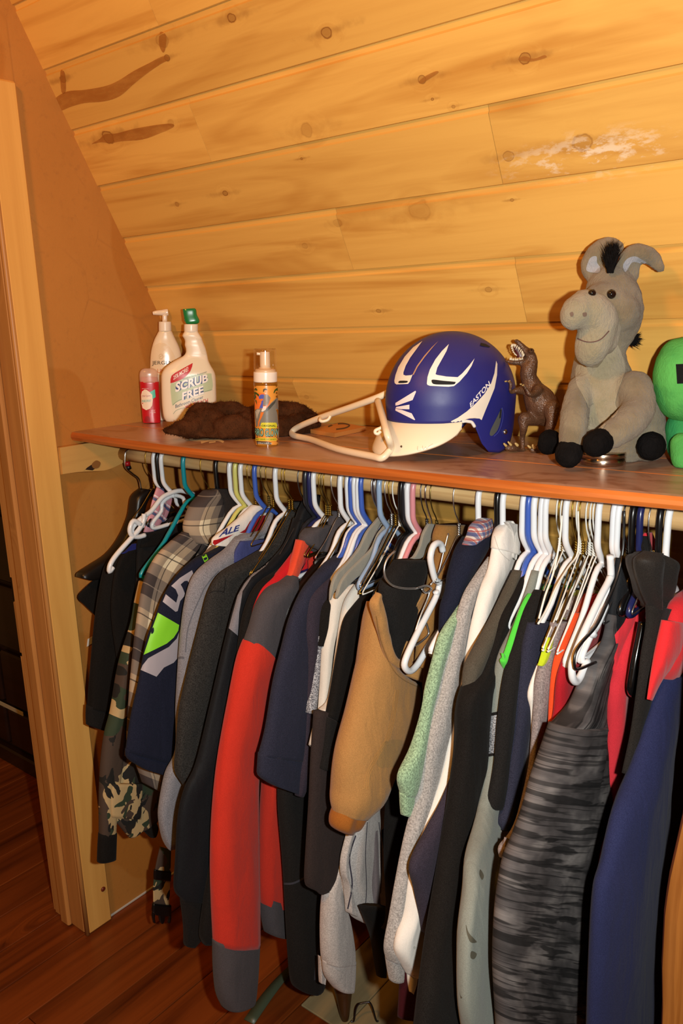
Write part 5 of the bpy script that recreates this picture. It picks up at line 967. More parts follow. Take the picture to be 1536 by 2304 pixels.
hd = loft('trigger_head', zq_([(852,118,1060,104,.55),(858,150,1085,130,.58),(866,220,1098,215,.6),(885,310,1130,280,.62),(900,360,1142,320,.62),(925,378,1128,362,.6),(960,386,1060,384,.55)], 7.68, 300, 680), P, nn, gp, t, rs=4, p=3.5, hollow=False)
loft('trigger', zq_([(850,130,880,122,.4),(862,200,890,200,.4),(872,260,896,262,.35),(880,330,900,330,.3)], 7.68, 300, 680), P, nn, plastic('0F5A2E', .3), t, rs=3, p=3, hollow=False)
ts_ = bvh([sb])
for i in range(12):
    y = 640+i*23; decal('grip_rib', stroke(b6([(1080+i*8.5, y-6), (1140+i*8, y-2), (1185+i*7, y+2)]), .55), ts_, plastic('C9B48E', .4), t, off=.0007)
decal('label', smoothpoly(b6([(640,1400),(660,1250),(760,1120),(880,1020),(1010,965),(1130,960),(1240,1010),(1330,1100),(1370,1220),(1365,1500),(1372,1760),(1340,1990),(1000,2040),(760,2020),(690,1950),(650,1750)])), ts_, plastic('E9DFC6', .3), t)
decal('green_field', smoothpoly(b6([(645,1420),(720,1390),(900,1290),(1300,1230),(1350,1280),(1360,1500),(1200,1560),(980,1640),(760,1720),(680,1780),(655,1640)])), ts_, ink('BCCBA6', .35), t, off=.0010)
decal('red_flash', b6([(640,1400),(642,1330),(660,1270),(720,1220),(800,1175),(900,1120),(960,1085),(1025,1050),(1015,1110),(985,1190),(930,1260),(860,1320),(780,1355),(700,1385)]), ts_, ink('C41E24', .35), t, off=.0013)
text('flash_lettering', '25% MORE!', b6([(690,1345),(950,1185),(945,1110),(690,1275)]), ts_, ink('F4ECE2', .35), t, bold=.015, off=.0017)
text('stain_line', 'Mildew Stain Remover', b6([(860,1342),(1270,1212),(1268,1186),(860,1316)]), ts_, ink('3E5240', .35), t, off=.0013)
for nm, s_, qd in (('scrub', 'SCRUB', [(722,1560),(1290,1375),(1285,1230),(735,1385)]), ('free', 'FREE', [(840,1695),(1215,1580),(1205,1440),(845,1560)])):
    text('lettering_shadow', s_, b6(qd), ts_, ink('1E2A72', .35), t, bold=.12, off=.0014); text('lettering', s_, b6(qd), ts_, ink('F2EEE8', .35), t, bold=.035, off=.0021)
text('cleaner_line', 'Bathroom Cleaner', b6([(725,1830),(1205,1660),(1205,1605),(725,1770)]), ts_, ink('2A2C50', .35), t, off=.0014)
text('bleach_line', 'with BLEACH', b6([(890,1840),(1285,1735),(1285,1660),(890,1765)]), ts_, ink('C83A2C', .35), t, bold=.01, off=.0014)
decal('label_wave', stroke(b6([(675,1780),(760,1710),(900,1650),(1100,1590),(1250,1540),(1360,1510)]), .8)+stroke(b6([(690,1930),(740,1870),(850,1830),(1000,1810)]), .8), ts_, ink('7A8A6A', .35), t, off=.0013)
# --- deodorant stick
P, nn = stand(341, 952)
t = thing('deodorant_stick', 'red deodorant stick with a clear cap in front of the pump bottle', 'deodorant', (P[0], P[1], ZS))
ds = loft('body', brow([(1385,112,438),(1395,108,442),(1700,130,455),(1960,150,468),(2040,158,472),(2078,165,470)], .52), P, nn, plastic('BE1420', .22, coat=.3), t, rs=4, p=2.8, hollow=False)
capm = NT('clear_cap'); capm.set('Base Color', rgb('E8C8B0')); capm.set('Roughness', 0.2); capm.set('Alpha', 0.45)
loft('clear_cap', brow([(1142,190,330),(1152,160,368),(1180,125,405),(1230,106,424),(1300,104,430),(1386,110,440)], .54), P, nn, capm.m, t, rs=4, p=2.6, hollow=False)
loft('stick_dome', brow([(1290,140,395),(1300,125,415),(1386,118,432)], .45), P, nn, plastic('C84A44', .5), t, rs=3, p=2.6, hollow=False)
td = bvh([ds])
decal('badge', b6([(135,1600),(150,1540),(195,1508),(230,1515),(290,1560),(325,1600),(335,1680),(325,1780),(290,1840),(220,1865),(160,1830),(140,1750)]), td, ink('EED9BE', .3), t)
decal('green_flag', b6([(280,1555),(370,1505),(384,1640),(330,1672),(325,1600)]), td, ink('3EBFA0', .3), t, off=.0009)
text('badge_script', 'Old Spice', b6([(150,1650),(292,1638),(292,1595),(150,1605)]), td, ink('B0504A', .3), t, off=.0012)
text('badge_lettering', 'PURE SPORT', b6([(150,1730),(305,1722),(305,1682),(150,1690)]), td, ink('7FB8A8', .3), t, bold=.02, off=.0012)
text('weight_lettering', 'NET WT', b6([(310,1884),(378,1880),(378,1858),(310,1862)]), td, ink('F0D8D0', .3), t, off=.0012); text('weight_figures', '3.0 OZ (85g)', b6([(284,1920),(382,1914),(382,1890),(284,1896)]), td, ink('F0D8D0', .3), t, off=.0012)
text('top_line', 'HIGH ENDURANCE', b6([(150,1502),(262,1500),(262,1485),(150,1487)]), td, ink('F0D8D0', .3), t, off=.0012)
decal('thumb_notch', smoothpoly(b6([(200,2060),(205,1990),(240,1968),(275,1990),(290,2070)])), td, plastic('96101A', .3), t)
# --- teal crumpled packet behind the cleaner
P, nn = stand(500, 930); P = P-nn*.05
pk = [(on_plane(a, b, P+nn*d, nn), r) for a, b, d, r in [(480,905,0,.010),(492,895,.004,.011),(500,905,.008,.010),(506,912,.004,.007),(490,918,.0,.012),(478,928,.0,.014),(500,922,.006,.006),(486,936,0,.014)]]
v, f = blobs([pk], .003, 3, (.004, 130)); o = emit('plastic_packet', v, f, plastic('0E8A6C', .2, coat=.4), loc=(P[0], P[1], ZS)); tag(o, 'crumpled teal green plastic packet peeking out behind the spray cleaner', 'packet')
# --- tanning foam bottle
P, nn = stand(600, 1006); P = P-nn*.022
b9 = lambda L: [(540+r[0]/9.217, 770+r[1]/9.217)+tuple(r[2:]) for r in L]
def b9row(L, tr=1.0): return [((540+a/9.217), (770+y/9.217), (540+b/9.217), (770+y/9.217), tr) for y, a, b in L]
t = thing('foam_bottle', 'amber tanning foam bottle with white pump under a clear cap, front of the brown towel', 'bottle', (P[0], P[1], ZS))
am = NT('amber_liquid'); am.set('Base Color', rgb('8A5416')); am.set('Roughness', 0.12); am.set('Coat Weight', 0.5)
fb = loft('body', b9row([(815,290,768),(835,281,778),(900,283,785),(1300,294,793),(1700,305,799),(2120,324,803),(2175,330,801),(2195,345,788)]), P, nn, am.m, t, rs=4, p=2, hollow=False)
loft('collar', b9row([(618,284,762),(628,278,768),(805,278,770),(818,284,765)]), P, nn, plastic('F2E4D4', .25), t, p=2, rs=3, hollow=False)
loft('pump_base', b9row([(520,392,640),(545,385,650),(560,310,735),(610,305,742),(622,305,742)]), P, nn, plastic('E8C9A2', .35), t, p=2, rs=2, hollow=False)
loft('pump_head', b9row([(195,430,590),(212,410,612),(300,408,618),(525,412,628)]), P, nn, plastic('F0D8B8', .3), t, p=2, rs=3, hollow=False)
loft('nozzle', zq_([(342,205,342,268),(380,207,380,270),(430,215,430,275)], 9.217, 540, 770), P, nn, plastic('F0D8B8', .3), t, t=.004, p=2.5, rs=2, hollow=False)
cc_ = NT('clear_dome'); tb = cc_.n('ShaderNodeBsdfTransparent', {0: (.96, .93, .9, 1)}); gl = cc_.n('ShaderNodeBsdfGlossy', {0: (1, 1, 1, 1), 1: 0.08}); lw = cc_.n('ShaderNodeLayerWeight', {0: 0.25})
mx = cc_.n('ShaderNodeMixShader', {0: cc_.math('MULTIPLY_ADD', lw.outputs['Facing'], 0.35, 0.05), 1: tb.outputs[0], 2: gl.outputs[0]}); cc_.t.links.new(mx.outputs[0], cc_.out.inputs[0])
loft('clear_cap', b9row([(148,310,722),(152,292,738),(170,286,744),(600,286,758)]), P, nn, cc_.m, t, p=2, rs=3, hollow=False)
tf = bvh([fb]); D = lambda nm, L, c, o=.0010, r=.3, sm=False: decal(nm, smoothpoly(b9(L)) if sm else b9(L), tf, ink(c, r), t, off=o)
D('label', [(288,905),(780,905),(798,1500),(800,2130),(332,2130),(300,1500)], 'E59A3E', .0006)
D('label_sunset', [(290,1100),(420,1050),(600,1120),(600,1400),(290,1400)], 'EE7A34', .0008, sm=True)
for L in ([(285,960),(330,945),(362,990),(345,1010),(320,985),(300,1000)], [(288,1010),(340,1040),(400,1090),(380,1130),(340,1080),(300,1100)], [(290,1090),(330,1100),(345,1200),(348,1300),(320,1220),(295,1180)], [(690,1050),(715,985),(775,940),(778,1010),(740,1000),(705,1060)]): D('palm_leaf', L, '34501E', .0011)
D('grey_drape', [(305,1440),(330,1390),(420,1370),(520,1400),(640,1260),(760,1150),(785,1180),(790,1400),(740,1380),(770,1500),(790,1740),(330,1740),(315,1600)], '7E7A70', .0012)
D('drape_light', [(320,1430),(360,1390),(420,1400),(380,1500),(350,1600)], 'B8B0A0', .0014); D('drape_shade', [(520,1400),(640,1280),(750,1180),(720,1260),(620,1380),(540,1450)], '4A4A42', .0014)
D('figure_shirt', [(385,1130),(430,1085),(490,1080),(500,1150),(480,1210),(470,1370),(400,1365),(440,1260),(450,1190),(400,1180)], '5560B4', .0016); D('figure_torso', [(490,1090),(570,1080),(630,1150),(590,1270),(560,1320),(480,1310),(480,1200)], '8A7C6E', .0016)
D('figure_arm', [(335,1160),(360,1140),(390,1180),(470,1170),(480,1200),(400,1240),(350,1240)], 'E8762E', .0018); D('figure_head', [(490,1000),(520,980),(555,1000),(555,1050),(530,1075),(495,1050)], 'D99A5C', .0016, sm=True)
D('figure_hair', [(475,1020),(480,975),(520,955),(560,970),(560,995),(510,990),(490,1035)], '4A4436', .0018); D('figure_shorts', [(480,1330),(545,1325),(530,1400),(470,1440),(440,1430)], 'E8DCD0', .0016); D('figure_leg', [(430,1450),(495,1450),(450,1560),(410,1640),(385,1760),(370,1750),(378,1650),(410,1560)], 'E07A34', .0016)
D('starburst', [(430,1700)]+[(452+i*18, 1660+(14 if i % 2 else 0)) for i in range(17)]+[(765,1720)]+[(750-i*18, 1790-(12 if i % 2 else 0)) for i in range(17)]+[(430,1740)], 'DAD23C', .0018)
text('starburst_lettering', 'ORIGINAL', b9([(445,1752),(738,1752),(738,1712),(445,1712)]), tf, ink('2A3416', .3), t, bold=.015, off=.0024)
text('lettering_shadow', 'BRO GLOW', b9([(312,1945),(800,1955),(800,1780),(312,1770)]), tf, ink('20282A', .3), t, bold=.05, off=.0020, arc=-1.5); text('lettering', 'BRO GLOW', b9([(308,1930),(796,1940),(796,1790),(308,1780)]), tf, ink('7CB8A8', .3), t, bold=.01, off=.0026, arc=-1.5)
D('yellow_band', [(325,1985),(750,1985),(750,2040),(325,2040)], 'DCCB3A', .0018); text('band_lettering', 'BEST TANNER FOR THE BOYS', b9([(335,2026),(742,2026),(742,1998),(335,1998)]), tf, ink('2C2A10', .3), t, bold=.01, off=.0024)
D('label_foot', [(340,2050),(560,2060),(650,2080),(640,2125),(350,2110)], '4A443C', .0014); text('foot_lettering', '200ml 6.8 fl oz', b9([(370,2105),(660,2108),(660,2080),(370,2076)]), tf, ink('F0E8DC', .3), t, off=.0020)
# --- fuzzy brown towel in a heap
P, nn = stand(560, 984)
tw = fur('58341E', '3C2212', 240.0, 1.0)
def ch(pts, P, nn, k=1.0): return [(on_plane(a, b, P+nn*d, nn), r*k) for a, b, d, r in pts]
chs = [[(375,970,.01,.009),(400,964,.01,.016),(425,962,.01,.026),(450,952,-.02,.038),(478,954,-.02,.038),(498,966,.0,.026)],
       [(434,934,-.03,.016),(452,928,-.03,.024),(480,932,-.03,.024)],
       [(478,968,.0,.020),(472,944,-.02,.020),(486,928,-.03,.020),(512,922,-.03,.020),(540,928,-.03,.020),(552,942,-.02,.018)],
       [(496,958,.02,.018),(520,950,.02,.018),(545,956,.02,.018),(540,968,.02,.018),(512,972,.02,.018),(496,966,.02,.016)],
       [(500,970,.01,.020),(540,972,.01,.022),(580,970,.01,.026),(620,968,.0,.030),(660,962,-.02,.032),(690,955,-.04,.030)],
       [(545,950,-.01,.024),(580,936,-.05,.028),(620,930,-.08,.030),(660,934,-.08,.032),(690,942,-.08,.026),(706,950,-.08,.018)],
       [(556,952,0,.014),(572,938,0,.014),(592,934,-.01,.016)],
       [(380,971,.02,.006),(440,978,.02,.006),(500,982,.02,.006),(560,985,.02,.006),(600,984,.02,.007)]]
v, f = blobs([ch([(a, b, d, r*.9) for a, b, d, r in c], P, nn) for c in chs], .0038, 1, (.0040, 70))
v[:, 2] = np.maximum(v[:, 2], ZS+.0012)
o = emit('brown_towel', v, f, tw, loc=(P[0], P[1], ZS)); tag(o, 'fuzzy dark brown plush cloth heaped on the shelf behind the foam bottle', 'towel')
# short pile standing off the cloth
rn = random.Random(5); pv, pf = [], []
me = o.data; me.calc_loop_triangles(); tri = me.loop_triangles; base = world_verts(o)
for _ in range(9000):
    q = tri[rn.randrange(len(tri))]; p = base[q.vertices[0]]; nr = np.array(q.normal[:])
    if np.dot(nr, EYE-p) < -.4 or p[2] < ZS+.004: continue
    d = nr+np.array([rn.uniform(-.5, .5) for _ in range(3)]); d /= np.linalg.norm(d); s = np.cross(d, [rn.uniform(-1, 1) for _ in range(3)]); s /= np.linalg.norm(s); k = len(pv)
    h = rn.uniform(.0025, .0055); pv += [p-s*.0005, p+s*.0005, p+d*h]; pf.append((k, k+1, k+2))
pile = emit('pile', pv, pf, tw, o, smooth=False, kind='stuff')
# --- square tile coaster
c = [at(a, b, 2, ZS+.009) for a, b in [(698,966),(753,975),(822,960),(768,950)]]
v = [p for p in c]+[p-np.array([0, 0, .0085]) for p in c]
tile = emit('tile', v, [(3,2,1,0),(4,5,6,7),(0,1,5,4),(1,2,6,5),(2,3,7,6),(3,0,4,7)], plastic('C98340', .5), smooth=False, loc=(c[0]+c[2])/2-np.array([0, 0, .0085])); tag(tile, 'small flat orange wooden square lying between the towel and the helmet', 'tile')
decal('dark_mark', stroke([(738,960),(752,955),(772,953),(786,957),(776,963),(756,966)], 3.0), bvh([tile]), ink('4A3420'), tile)
# --- cream hanger leaning against the helmet
A = at(657, 977, 2, ZS+.008); B = at(860, 1030, 2, ZS+.008)
dray = lambda x, y, d: EYE+ray(x, y)*d
dA, dB = depth(A), depth(B)
pts = [dray(868,886,1.50), dray(845,896,1.51), dray(790,916,1.56), dray(720,940,1.64), dray(672,960,1.70), dray(657,972,dA), dray(662,986,dA-.02), dray(700,1001,dA-.08), dray(760,1014,1.50), dray(838,1033,dB+.02), dray(858,1031,dB), dray(872,1019,dB), dray(879,1006,dB), dray(872,980,1.36), dray(858,930,1.43), dray(850,902,1.50)]
for i in range(len(pts)): pts[i][2] = max(pts[i][2], ZS+.0078)
ivory = plastic('EBD9BA', .35)
g1 = tube(pts, .0062, 10, 4); g2 = tube([dray(738,930,1.62), dray(743,934,1.61), dray(738,944,1.61), dray(726,948,1.61), dray(720,946,1.61), dray(720,941,1.62)], .0032, 8, 4); g3 = tube([dray(860,957,1.40), dray(858,962,1.40), dray(845,968,1.40), dray(844,974,1.40), dray(850,976,1.40), dray(856,970,1.40)], .0030, 8, 4)
g4 = tube([dray(868,886,1.50), dray(880,880,1.53), dray(892,874,1.58)], .0062, 10, 3)
v, f = join([g1, g2, g3, g4]); o = emit('plastic_hanger', v, f, ivory, loc=(A+B)/2); tag(o, 'ivory plastic hanger lying on the shelf, propped against the blue helmet', 'hanger')
# --- batting helmet
HC = np.array([-.776, 1.272, 0.0]); CD = -HC.copy(); CD[2] = 0; CD /= np.linalg.norm(CD); RD = np.array([-CD[1], CD[0], 0.0])
if np.dot(RD, AR) < 0: RD = -RD
th = math.radians(50); HF = CD*math.cos(th)-RD*math.sin(th); HL = CD*math.sin(th)+RD*math.cos(th)
ht = thing('batting_helmet', 'blue batting helmet with white brim and white swoosh', 'helmet', (HC[0], HC[1], ZS))
Z0 = ZS+.092; ha, hb, hh = .122, .100, .118
def hpt(th_, ph, k=1.0):
    s = math.sin(min(ph, math.pi/2)); x = ha*s*math.cos(th_); y = hb*s*math.sin(th_); z = hh*math.cos(ph) if ph <= math.pi/2 else -(ph-math.pi/2)*.11
    if ph > math.pi/2:
        q = (ph-math.pi/2); x *= 1-.05*q; y *= 1-.10*q
    if math.cos(th_) < 0: x *= 1.0+.05
    return HC+np.array([0, 0, Z0])+(HF*x+HL*y)*k+np.array([0, 0, z*k])
def hlow(th_):
    d = abs(math.degrees((th_+math.pi) % (2*math.pi)-math.pi))
    return float(np.interp(d, [0, 30, 50, 62, 70, 76, 81, 86, 94, 108, 120, 130, 142, 155, 180], [-.030, -.030, -.030, -.029, -.027, -.031, -.050, -.070, -.086, -.091, -.088, -.075, -.052, -.040, -.036]))
nt, npz = 200, 44; vs, fs = [], []
for k in (1.0, .955):
    for j in range(nt):
        a = 2*math.pi*j/nt; lo = hlow(a); pe = math.acos(max(lo, 0)/hh) if lo >= 0 else math.pi/2+(-lo)/.11
        for i in range(npz+1): vs.append(hpt(a, max(.004, pe*i/npz), k))
N1 = nt*(npz+1)
for j in range(nt):
    for i in range(npz):
        a = j*(npz+1)+i; b = ((j+1) % nt)*(npz+1)+i
        fs.append((a, a+1, b+1, b)); fs.append((N1+a, N1+b, N1+b+1, N1+a+1))
    a = j*(npz+1)+npz; b = ((j+1) % nt)*(npz+1)+npz; fs.append((a, N1+a, N1+b, b))
bluem = NT('matte_blue_shell'); hp = bluem.pos(); nz_ = bluem.noise(hp, 30.0, 4.0, .6); bluem.set('Base Color', bluem.mix(bluem.math('MULTIPLY', nz_, .35), rgb('1D2274'), rgb('2E2F68'))); bluem.set('Roughness', bluem.math('MULTIPLY_ADD', nz_, .2, .38)); bluem.bump(bluem.noise(hp, 900.0), .08, .001)
shell = emit('shell', vs, fs, bluem.m, ht)
pad = plastic('3A3B3A', .9, bump=.4); vs2, fs2 = [], []
for s in (1, -1):                                     # ear pads and forehead lining inside the shell
    for d0, d1, z0, z1 in ((80, 132, .005, -.078),):
        k0 = len(vs2); nj = 16
        for kk in (.945, .86):
            for j in range(nj+1):
                a = s*math.radians(d0+(d1-d0)*j/nj)
                for z in np.linspace(z0, z1, 6):
                    lo = hlow(a)+.008; zq = max(z, lo); ph = math.acos(max(zq, 0)/hh) if zq >= 0 else math.pi/2-zq/.11
                    vs2.append(hpt(a, ph, kk))
        m_ = (nj+1)*6
        for j in range(nj):
            for i in range(5):
                a = k0+j*6+i; fs2 += [(a, a+1, a+7, a+6), (m_+a, m_+a+6, m_+a+7, m_+a+1)]
        for i in range(5): a = k0+i; fs2.append((a, m_+a, m_+a+1, a+1)); a = k0+nj*6+i; fs2.append((a, a+1, m_+a+1, m_+a))
        for j in range(nj): a = k0+j*6+5; fs2.append((a, m_+a, m_+a+6, a+6))
emit('ear_pad', vs2, fs2, pad, ht)
# brim
bv_, bf_ = [], []; nb = 60; nr_ = 10
whm = plastic('E9D9BC', .42)
for kk in (0, 1):
    for j in range(nb+1):
        d = -66+132*j/nb; a = math.radians(d); lo = hlow(a); ph = math.acos(max(lo, 0)/hh) if lo >= 0 else math.pi/2-lo/.11
        p0 = hpt(a, ph, .992); c_ = max(0.0, math.cos(math.radians(d*90/68)))
        out = HF*math.cos(a)*1.1+HL*math.sin(a)*.45; out /= np.linalg.norm(out)
        ln = .046*c_**.62+.001; dr = .054*c_**.5
        for i in range(nr_+1):
            q = i/nr_; bv_.append(p0+out*ln*q*(1.0-.25*q)+np.array([0, 0, -dr*(q**1.1)*.97])-(np.array([0, 0, .003])+out*.0012)*kk)
NB = (nb+1)*(nr_+1)
for j in range(nb):
    for i in range(nr_):
        a = j*(nr_+1)+i; bf_ += [(a, a+1, a+nr_+2, a+nr_+1), (NB+a, NB+a+nr_+1, NB+a+nr_+2, NB+a+1)]
    a = j*(nr_+1)+nr_; bf_.append((a, NB+a, NB+a+nr_+1, a+nr_+1))
brim = emit('brim', bv_, bf_, whm, ht)
hz = lambda L: zz_(L, 4.8, 850, 740)
thm = bvh([shell, brim]); ths = bvh([shell]); wd = ink('E6DCCB', .42); wd2 = ink('ECE6DE', .42); hole = plastic('0A0A0B', .8)
decal('white_swoosh', hz([(170,1040),(200,1070),(280,1090),(400,1092),(520,1078),(640,1052),(760,1012),(860,960),(960,890),(1060,800),(1150,700),(1220,590),(1256,480),(1275,345),(1288,380),(1284,500),(1258,640),(1210,760),(1160,880),(1118,985),(1095,968),(1040,965),(985,968),(930,985),(870,1030),(800,1070),(700,1105),(500,1130),(300,1125),(180,1095)]), ths, wd, ht, off=.0008, maxlen=5, one=True)
decal('vent_surround', [hz([(178,560),(190,500),(220,415),(290,300),(380,200),(480,132),(420,215),(350,310),(300,400),(276,470),(276,495),(300,505),(360,500),(376,490),(345,570),(325,595),(200,600),(182,585)])], ths, wd, ht, off=.0009, maxlen=4)
decal('vent_surround', [hz([(528,590),(535,520),(560,440),(620,330),(690,240),(765,165),(740,240),(690,330),(640,420),(622,490),(640,498),(740,515),(860,522),(910,480),(980,400),(1042,320),(1010,400),(960,480),(880,570),(820,618),(760,625),(560,615),(534,605)])], ths, wd2, ht, off=.0009, maxlen=4)
decal('vent_surround', hz([(376,490),(420,400),(500,290),(580,200),(652,132),(600,190),(510,300),(430,410),(385,500)]), ths, ink('B48A68', .5), ht, off=.0008, maxlen=4)
decal('vent', smoothpoly(hz([(222,575),(240,560),(320,562),(310,582),(230,586)]), 2), ths, hole, ht, off=.0013, maxlen=4); decal('vent', smoothpoly(hz([(578,560),(600,548),(700,560),(830,572),(835,582),(815,600),(700,602),(600,596)]), 3), ths, hole, ht, off=.0013, maxlen=4); decal('vent', hz([(1110,150),(1160,162),(1210,190),(1205,200),(1130,190),(1100,180)]), ths, hole, ht, off=.0010, maxlen=4)
for L in ([(190,828),(190,800),(405,668),(412,680),(375,768),(215,825)], [(190,858),(200,842),(340,818),(340,868),(250,866)], [(190,862),(260,875),(365,912),(402,980),(395,985),(190,882)]): decal('front_emblem', hz(L), ths, ink('EFDCDC', .4), ht, off=.0011, maxlen=4)
text('side_lettering', 'EASTON', hz([(998,852),(1215,612),(1195,560),(990,800)]), ths, ink('EDE8E6', .4), ht, bold=.02, off=.0014)
decal('ear_slot', smoothpoly(hz([(1205,1130),(1220,1080),(1280,960),(1330,860),(1335,880),(1320,1000),(1290,1090),(1240,1150),(1212,1152)]), 3), ths, plastic('50524E', .8), ht, off=.0010, maxlen=4); decal('ear_slot_shade', hz([(1318,870),(1332,870),(1322,960),(1308,968)]), ths, hole, ht, off=.0016, maxlen=4)
decal('ear_ridge', stroke(hz([(1338,850),(1350,920),(1335,1020),(1300,1110),(1250,1160)]), 1.2), ths, ink('4A52A8', .4), ht, off=.0012, maxlen=4)
decal('brim_seam', stroke(hz([(790,1220),(850,1150),(890,1080),(930,1000),(970,968),(1060,962)]), .8), thm, ink('C8B090', .5), ht, off=.0013, maxlen=4)
decal('brim_hole', smoothpoly(hz([(240,1272),(252,1258),(264,1266),(256,1284)]), 3), thm, ink('4A3A2A', .5), ht, off=.0014, maxlen=4); decal('initials', stroke(hz([(430,1265),(428,1312),(470,1306)]), .8, 2)+stroke(hz([(482,1262),(490,1306),(515,1272),(528,1296),(545,1272),(560,1262),(592,1240)]), .8, 2), thm, ink('B9A488', .5), ht, off=.0014, maxlen=4)
h = ths.ray_cast(Vector(EYE), Vector(ray(850+1368/4.8, 740+1112/4.8)).normalized()); hpnt = np.array(h[0][:]) if h[0] else HC+HL*.1
v, f = lathe([(.0001, -.004), (.004, -.004), (.0048, -.001), (.0048, .002), (.003, .004), (.0001, .0045)], (0, 0, 0), 14)
e1 = HL/np.linalg.norm(HL); e0 = np.cross([0, 0, 1.0], e1); v = np.array([hpnt+e0*p[0]+np.array([0, 0, 1.0])*p[1]+e1*p[2] for p in v]); emit('snap', v, f, metal('B0B0B4', .2), ht)
v, f = tube([hpt(math.radians(d), (math.acos(max(hlow(math.radians(d)), 0)/hh) if hlow(math.radians(d)) >= 0 else math.pi/2-hlow(math.radians(d))/.11), .985)+np.array([0, 0, -.001]) for d in range(66, 80, 3)], .003, 8, 3); emit('cheek_edge', v, f, wd2 if False else plastic('E6E2DA', .4), ht)
# --- toy dinosaur
P, nn = stand(1170, 1012)
d7 = lambda pts: [(on_plane(1110+x/7.68, 740+y/7.68, P+nn*d*.01, nn), r/7.68*depth(P)/FPX) for x, y, d, r in pts]
dino = NT('bronze_brown_scales'); p_ = dino.pos(); vo = dino.n('ShaderNodeTexVoronoi', {'Vector': p_, 'Scale': 420.0}); n1 = dino.noise(p_, 40.0, 4.0)
dino.set('Base Color', dino.mix(n1, rgb('3C281C'), rgb('6E4C34'))); dino.set('Roughness', .42); dino.set('Metallic', .15); dino.bump(dino.math('ADD', vo.outputs[0], dino.math('MULTIPLY', dino.noise(dino.map(p_, (160, 160, 25)), 1.0, 3.0), .8)), .55, .0015)
chs = [[(372,205,0,26),(405,215,0,38),(455,265,0,46),(520,340,0,58),(590,410,0,78),(640,470,0,84)], [(640,372,1.2,48),(670,380,1.0,40)], [(640,372,-1.2,48)],
       [(215,548,0,22),(260,565,0,32),(330,580,0,42),(430,580,0,50),(520,575,0,66),(620,560,0,86)], [(650,470,0,88),(665,560,0,96),(615,680,0,138),(600,780,0,140),(620,880,0,140),(660,980,0,165)],
       [(660,980,0,165),(700,1090,0,190),(770,1200,0,245),(830,1310,0,270),(880,1420,-1,225),(900,1520,-1,150)], [(860,1560,-1,110),(900,1620,-1,70)],
       [(950,1300,-4,190),(1000,1480,-7,120),(1000,1650,-9,80),(960,1850,-11,50),(900,2000,-12,30)],
       [(480,1060,1,75),(390,1065,2,46),(305,1092,2.5,36),(288,1040,3,30),(300,950,3,30),(285,905,3,22)], [(288,930,3,24),(230,905,3,18)],
       [(760,1050,2,90),(700,1120,3,60),(620,1128,4,42),(580,1070,4,34),(540,1000,4.3,28),(520,975,4.3,20)], [(545,1000,4.3,26),(480,958,4.3,18)],
       [(800,1520,-1,150),(650,1560,1,110),(540,1530,2,92),(500,1570,2,82),(520,1700,2,72),(500,1850,1,52),(500,2000,1,42),(510,2120,1,48)], [(500,2130,1,30),(430,2080,2,36),(330,2060,3,66),(240,2060,3.5,50)],
       [(1000,1380,2,150),(1010,1550,3,100),(980,1680,3,85),(900,1850,2,60),(800,2020,2,50),(720,2110,3,60),(660,2090,3.5,46)], [(740,2130,3,60),(810,2150,3,44)]]
v, f = blobs([d7(c) for c in chs], .0022, 4, (.0006, 260)); v[:, 2] = np.maximum(v[:, 2], ZS+.0008)
dt = thing('toy_dinosaur', 'brown roaring toy dinosaur standing between the helmet and the plush donkey', 'toy', (P[0], P[1], ZS))
db = emit('body', v, f, dino.m, dt); tdb = bvh([db])
gold = plastic('B49A62', .3, coat=.4)
for L in ([(225,905,3.6,18),(200,908,4.0,15)], [(282,900,3.6,18),(262,905,4.2,15)], [(478,955,5,18),(462,955,5.2,14)], [(520,972,5,18),(502,978,5.4,14)]): v, f = blobs([d7(L)], .0011, 2); emit('claw', v, f, gold, dt)
for L in ([(215,2020,4.4,26),(180,1985,4.6,20)], [(300,2005,4.2,26),(252,1955,4.4,18)], [(410,2010,3.6,30),(380,1980,3.8,22)], [(630,2050,4.4,26),(595,2020,4.6,18)], [(700,2050,4.4,34),(680,2010,4.6,24)], [(830,2110,4.2,26),(810,2080,4.4,18)]): v, f = blobs([d7(L)], .0014, 2); v[:, 2] = np.maximum(v[:, 2], ZS+.001); emit('claw', v, f, gold, dt)
Pm = P+nn*.004
mm = d7([(330,330,1.2,10),(420,420,2,10)])
mouth = loft('mouth_lining', [tuple(np.array([1110+a/7.68, 740+b/7.68]))+tuple(np.array([1110+c/7.68, 740+d/7.68])) for a, b, c, d in ((340,300,400,270),(360,380,450,330),(390,450,520,420),(400,500,540,480))], P+nn*.001, nn, plastic('4A1216', .4), dt, t=.006, p=2.5, rs=3, hollow=False)
ivr = plastic('CFC6AE', .35)
def teeth(a, b, n_, up, dpt, ln):
    for i in range(n_):
        q = i/(n_-1); pt_ = crom([(x, y, 0) for x, y in a], 8); pp = pt_[int(q*(len(pt_)-1))]
        s0 = on_plane(1110+pp[0]/7.68, 740+pp[1]/7.68, P+nn*dpt, nn); dv = np.array(up, float); e_ = s0+(AR*dv[0]-AU*dv[1])*ln*(0.8+.4*((i*7) % 3)/2)
        vv, ff = tube([s0, (s0*2+e_)/3, e_], [.0013, .0012, .0003], 6, 1); emit('tooth', vv, ff, ivr, dt)
teeth([(320,265),(370,262),(440,310),(500,380),(530,440)], 0, 13, (-.5, 1), .014, .006); teeth([(300,290),(310,350),(350,420),(390,450)], 0, 8, (.7, .5), .004, .006); teeth([(285,535),(340,545),(420,545),(500,530)], 0, 11, (0, -1), .014, .005)
v, f = blobs([d7([(652,362,5.0,20)])], .0012, 2); emit('eye', v, f, plastic('120C08', .1), dt)
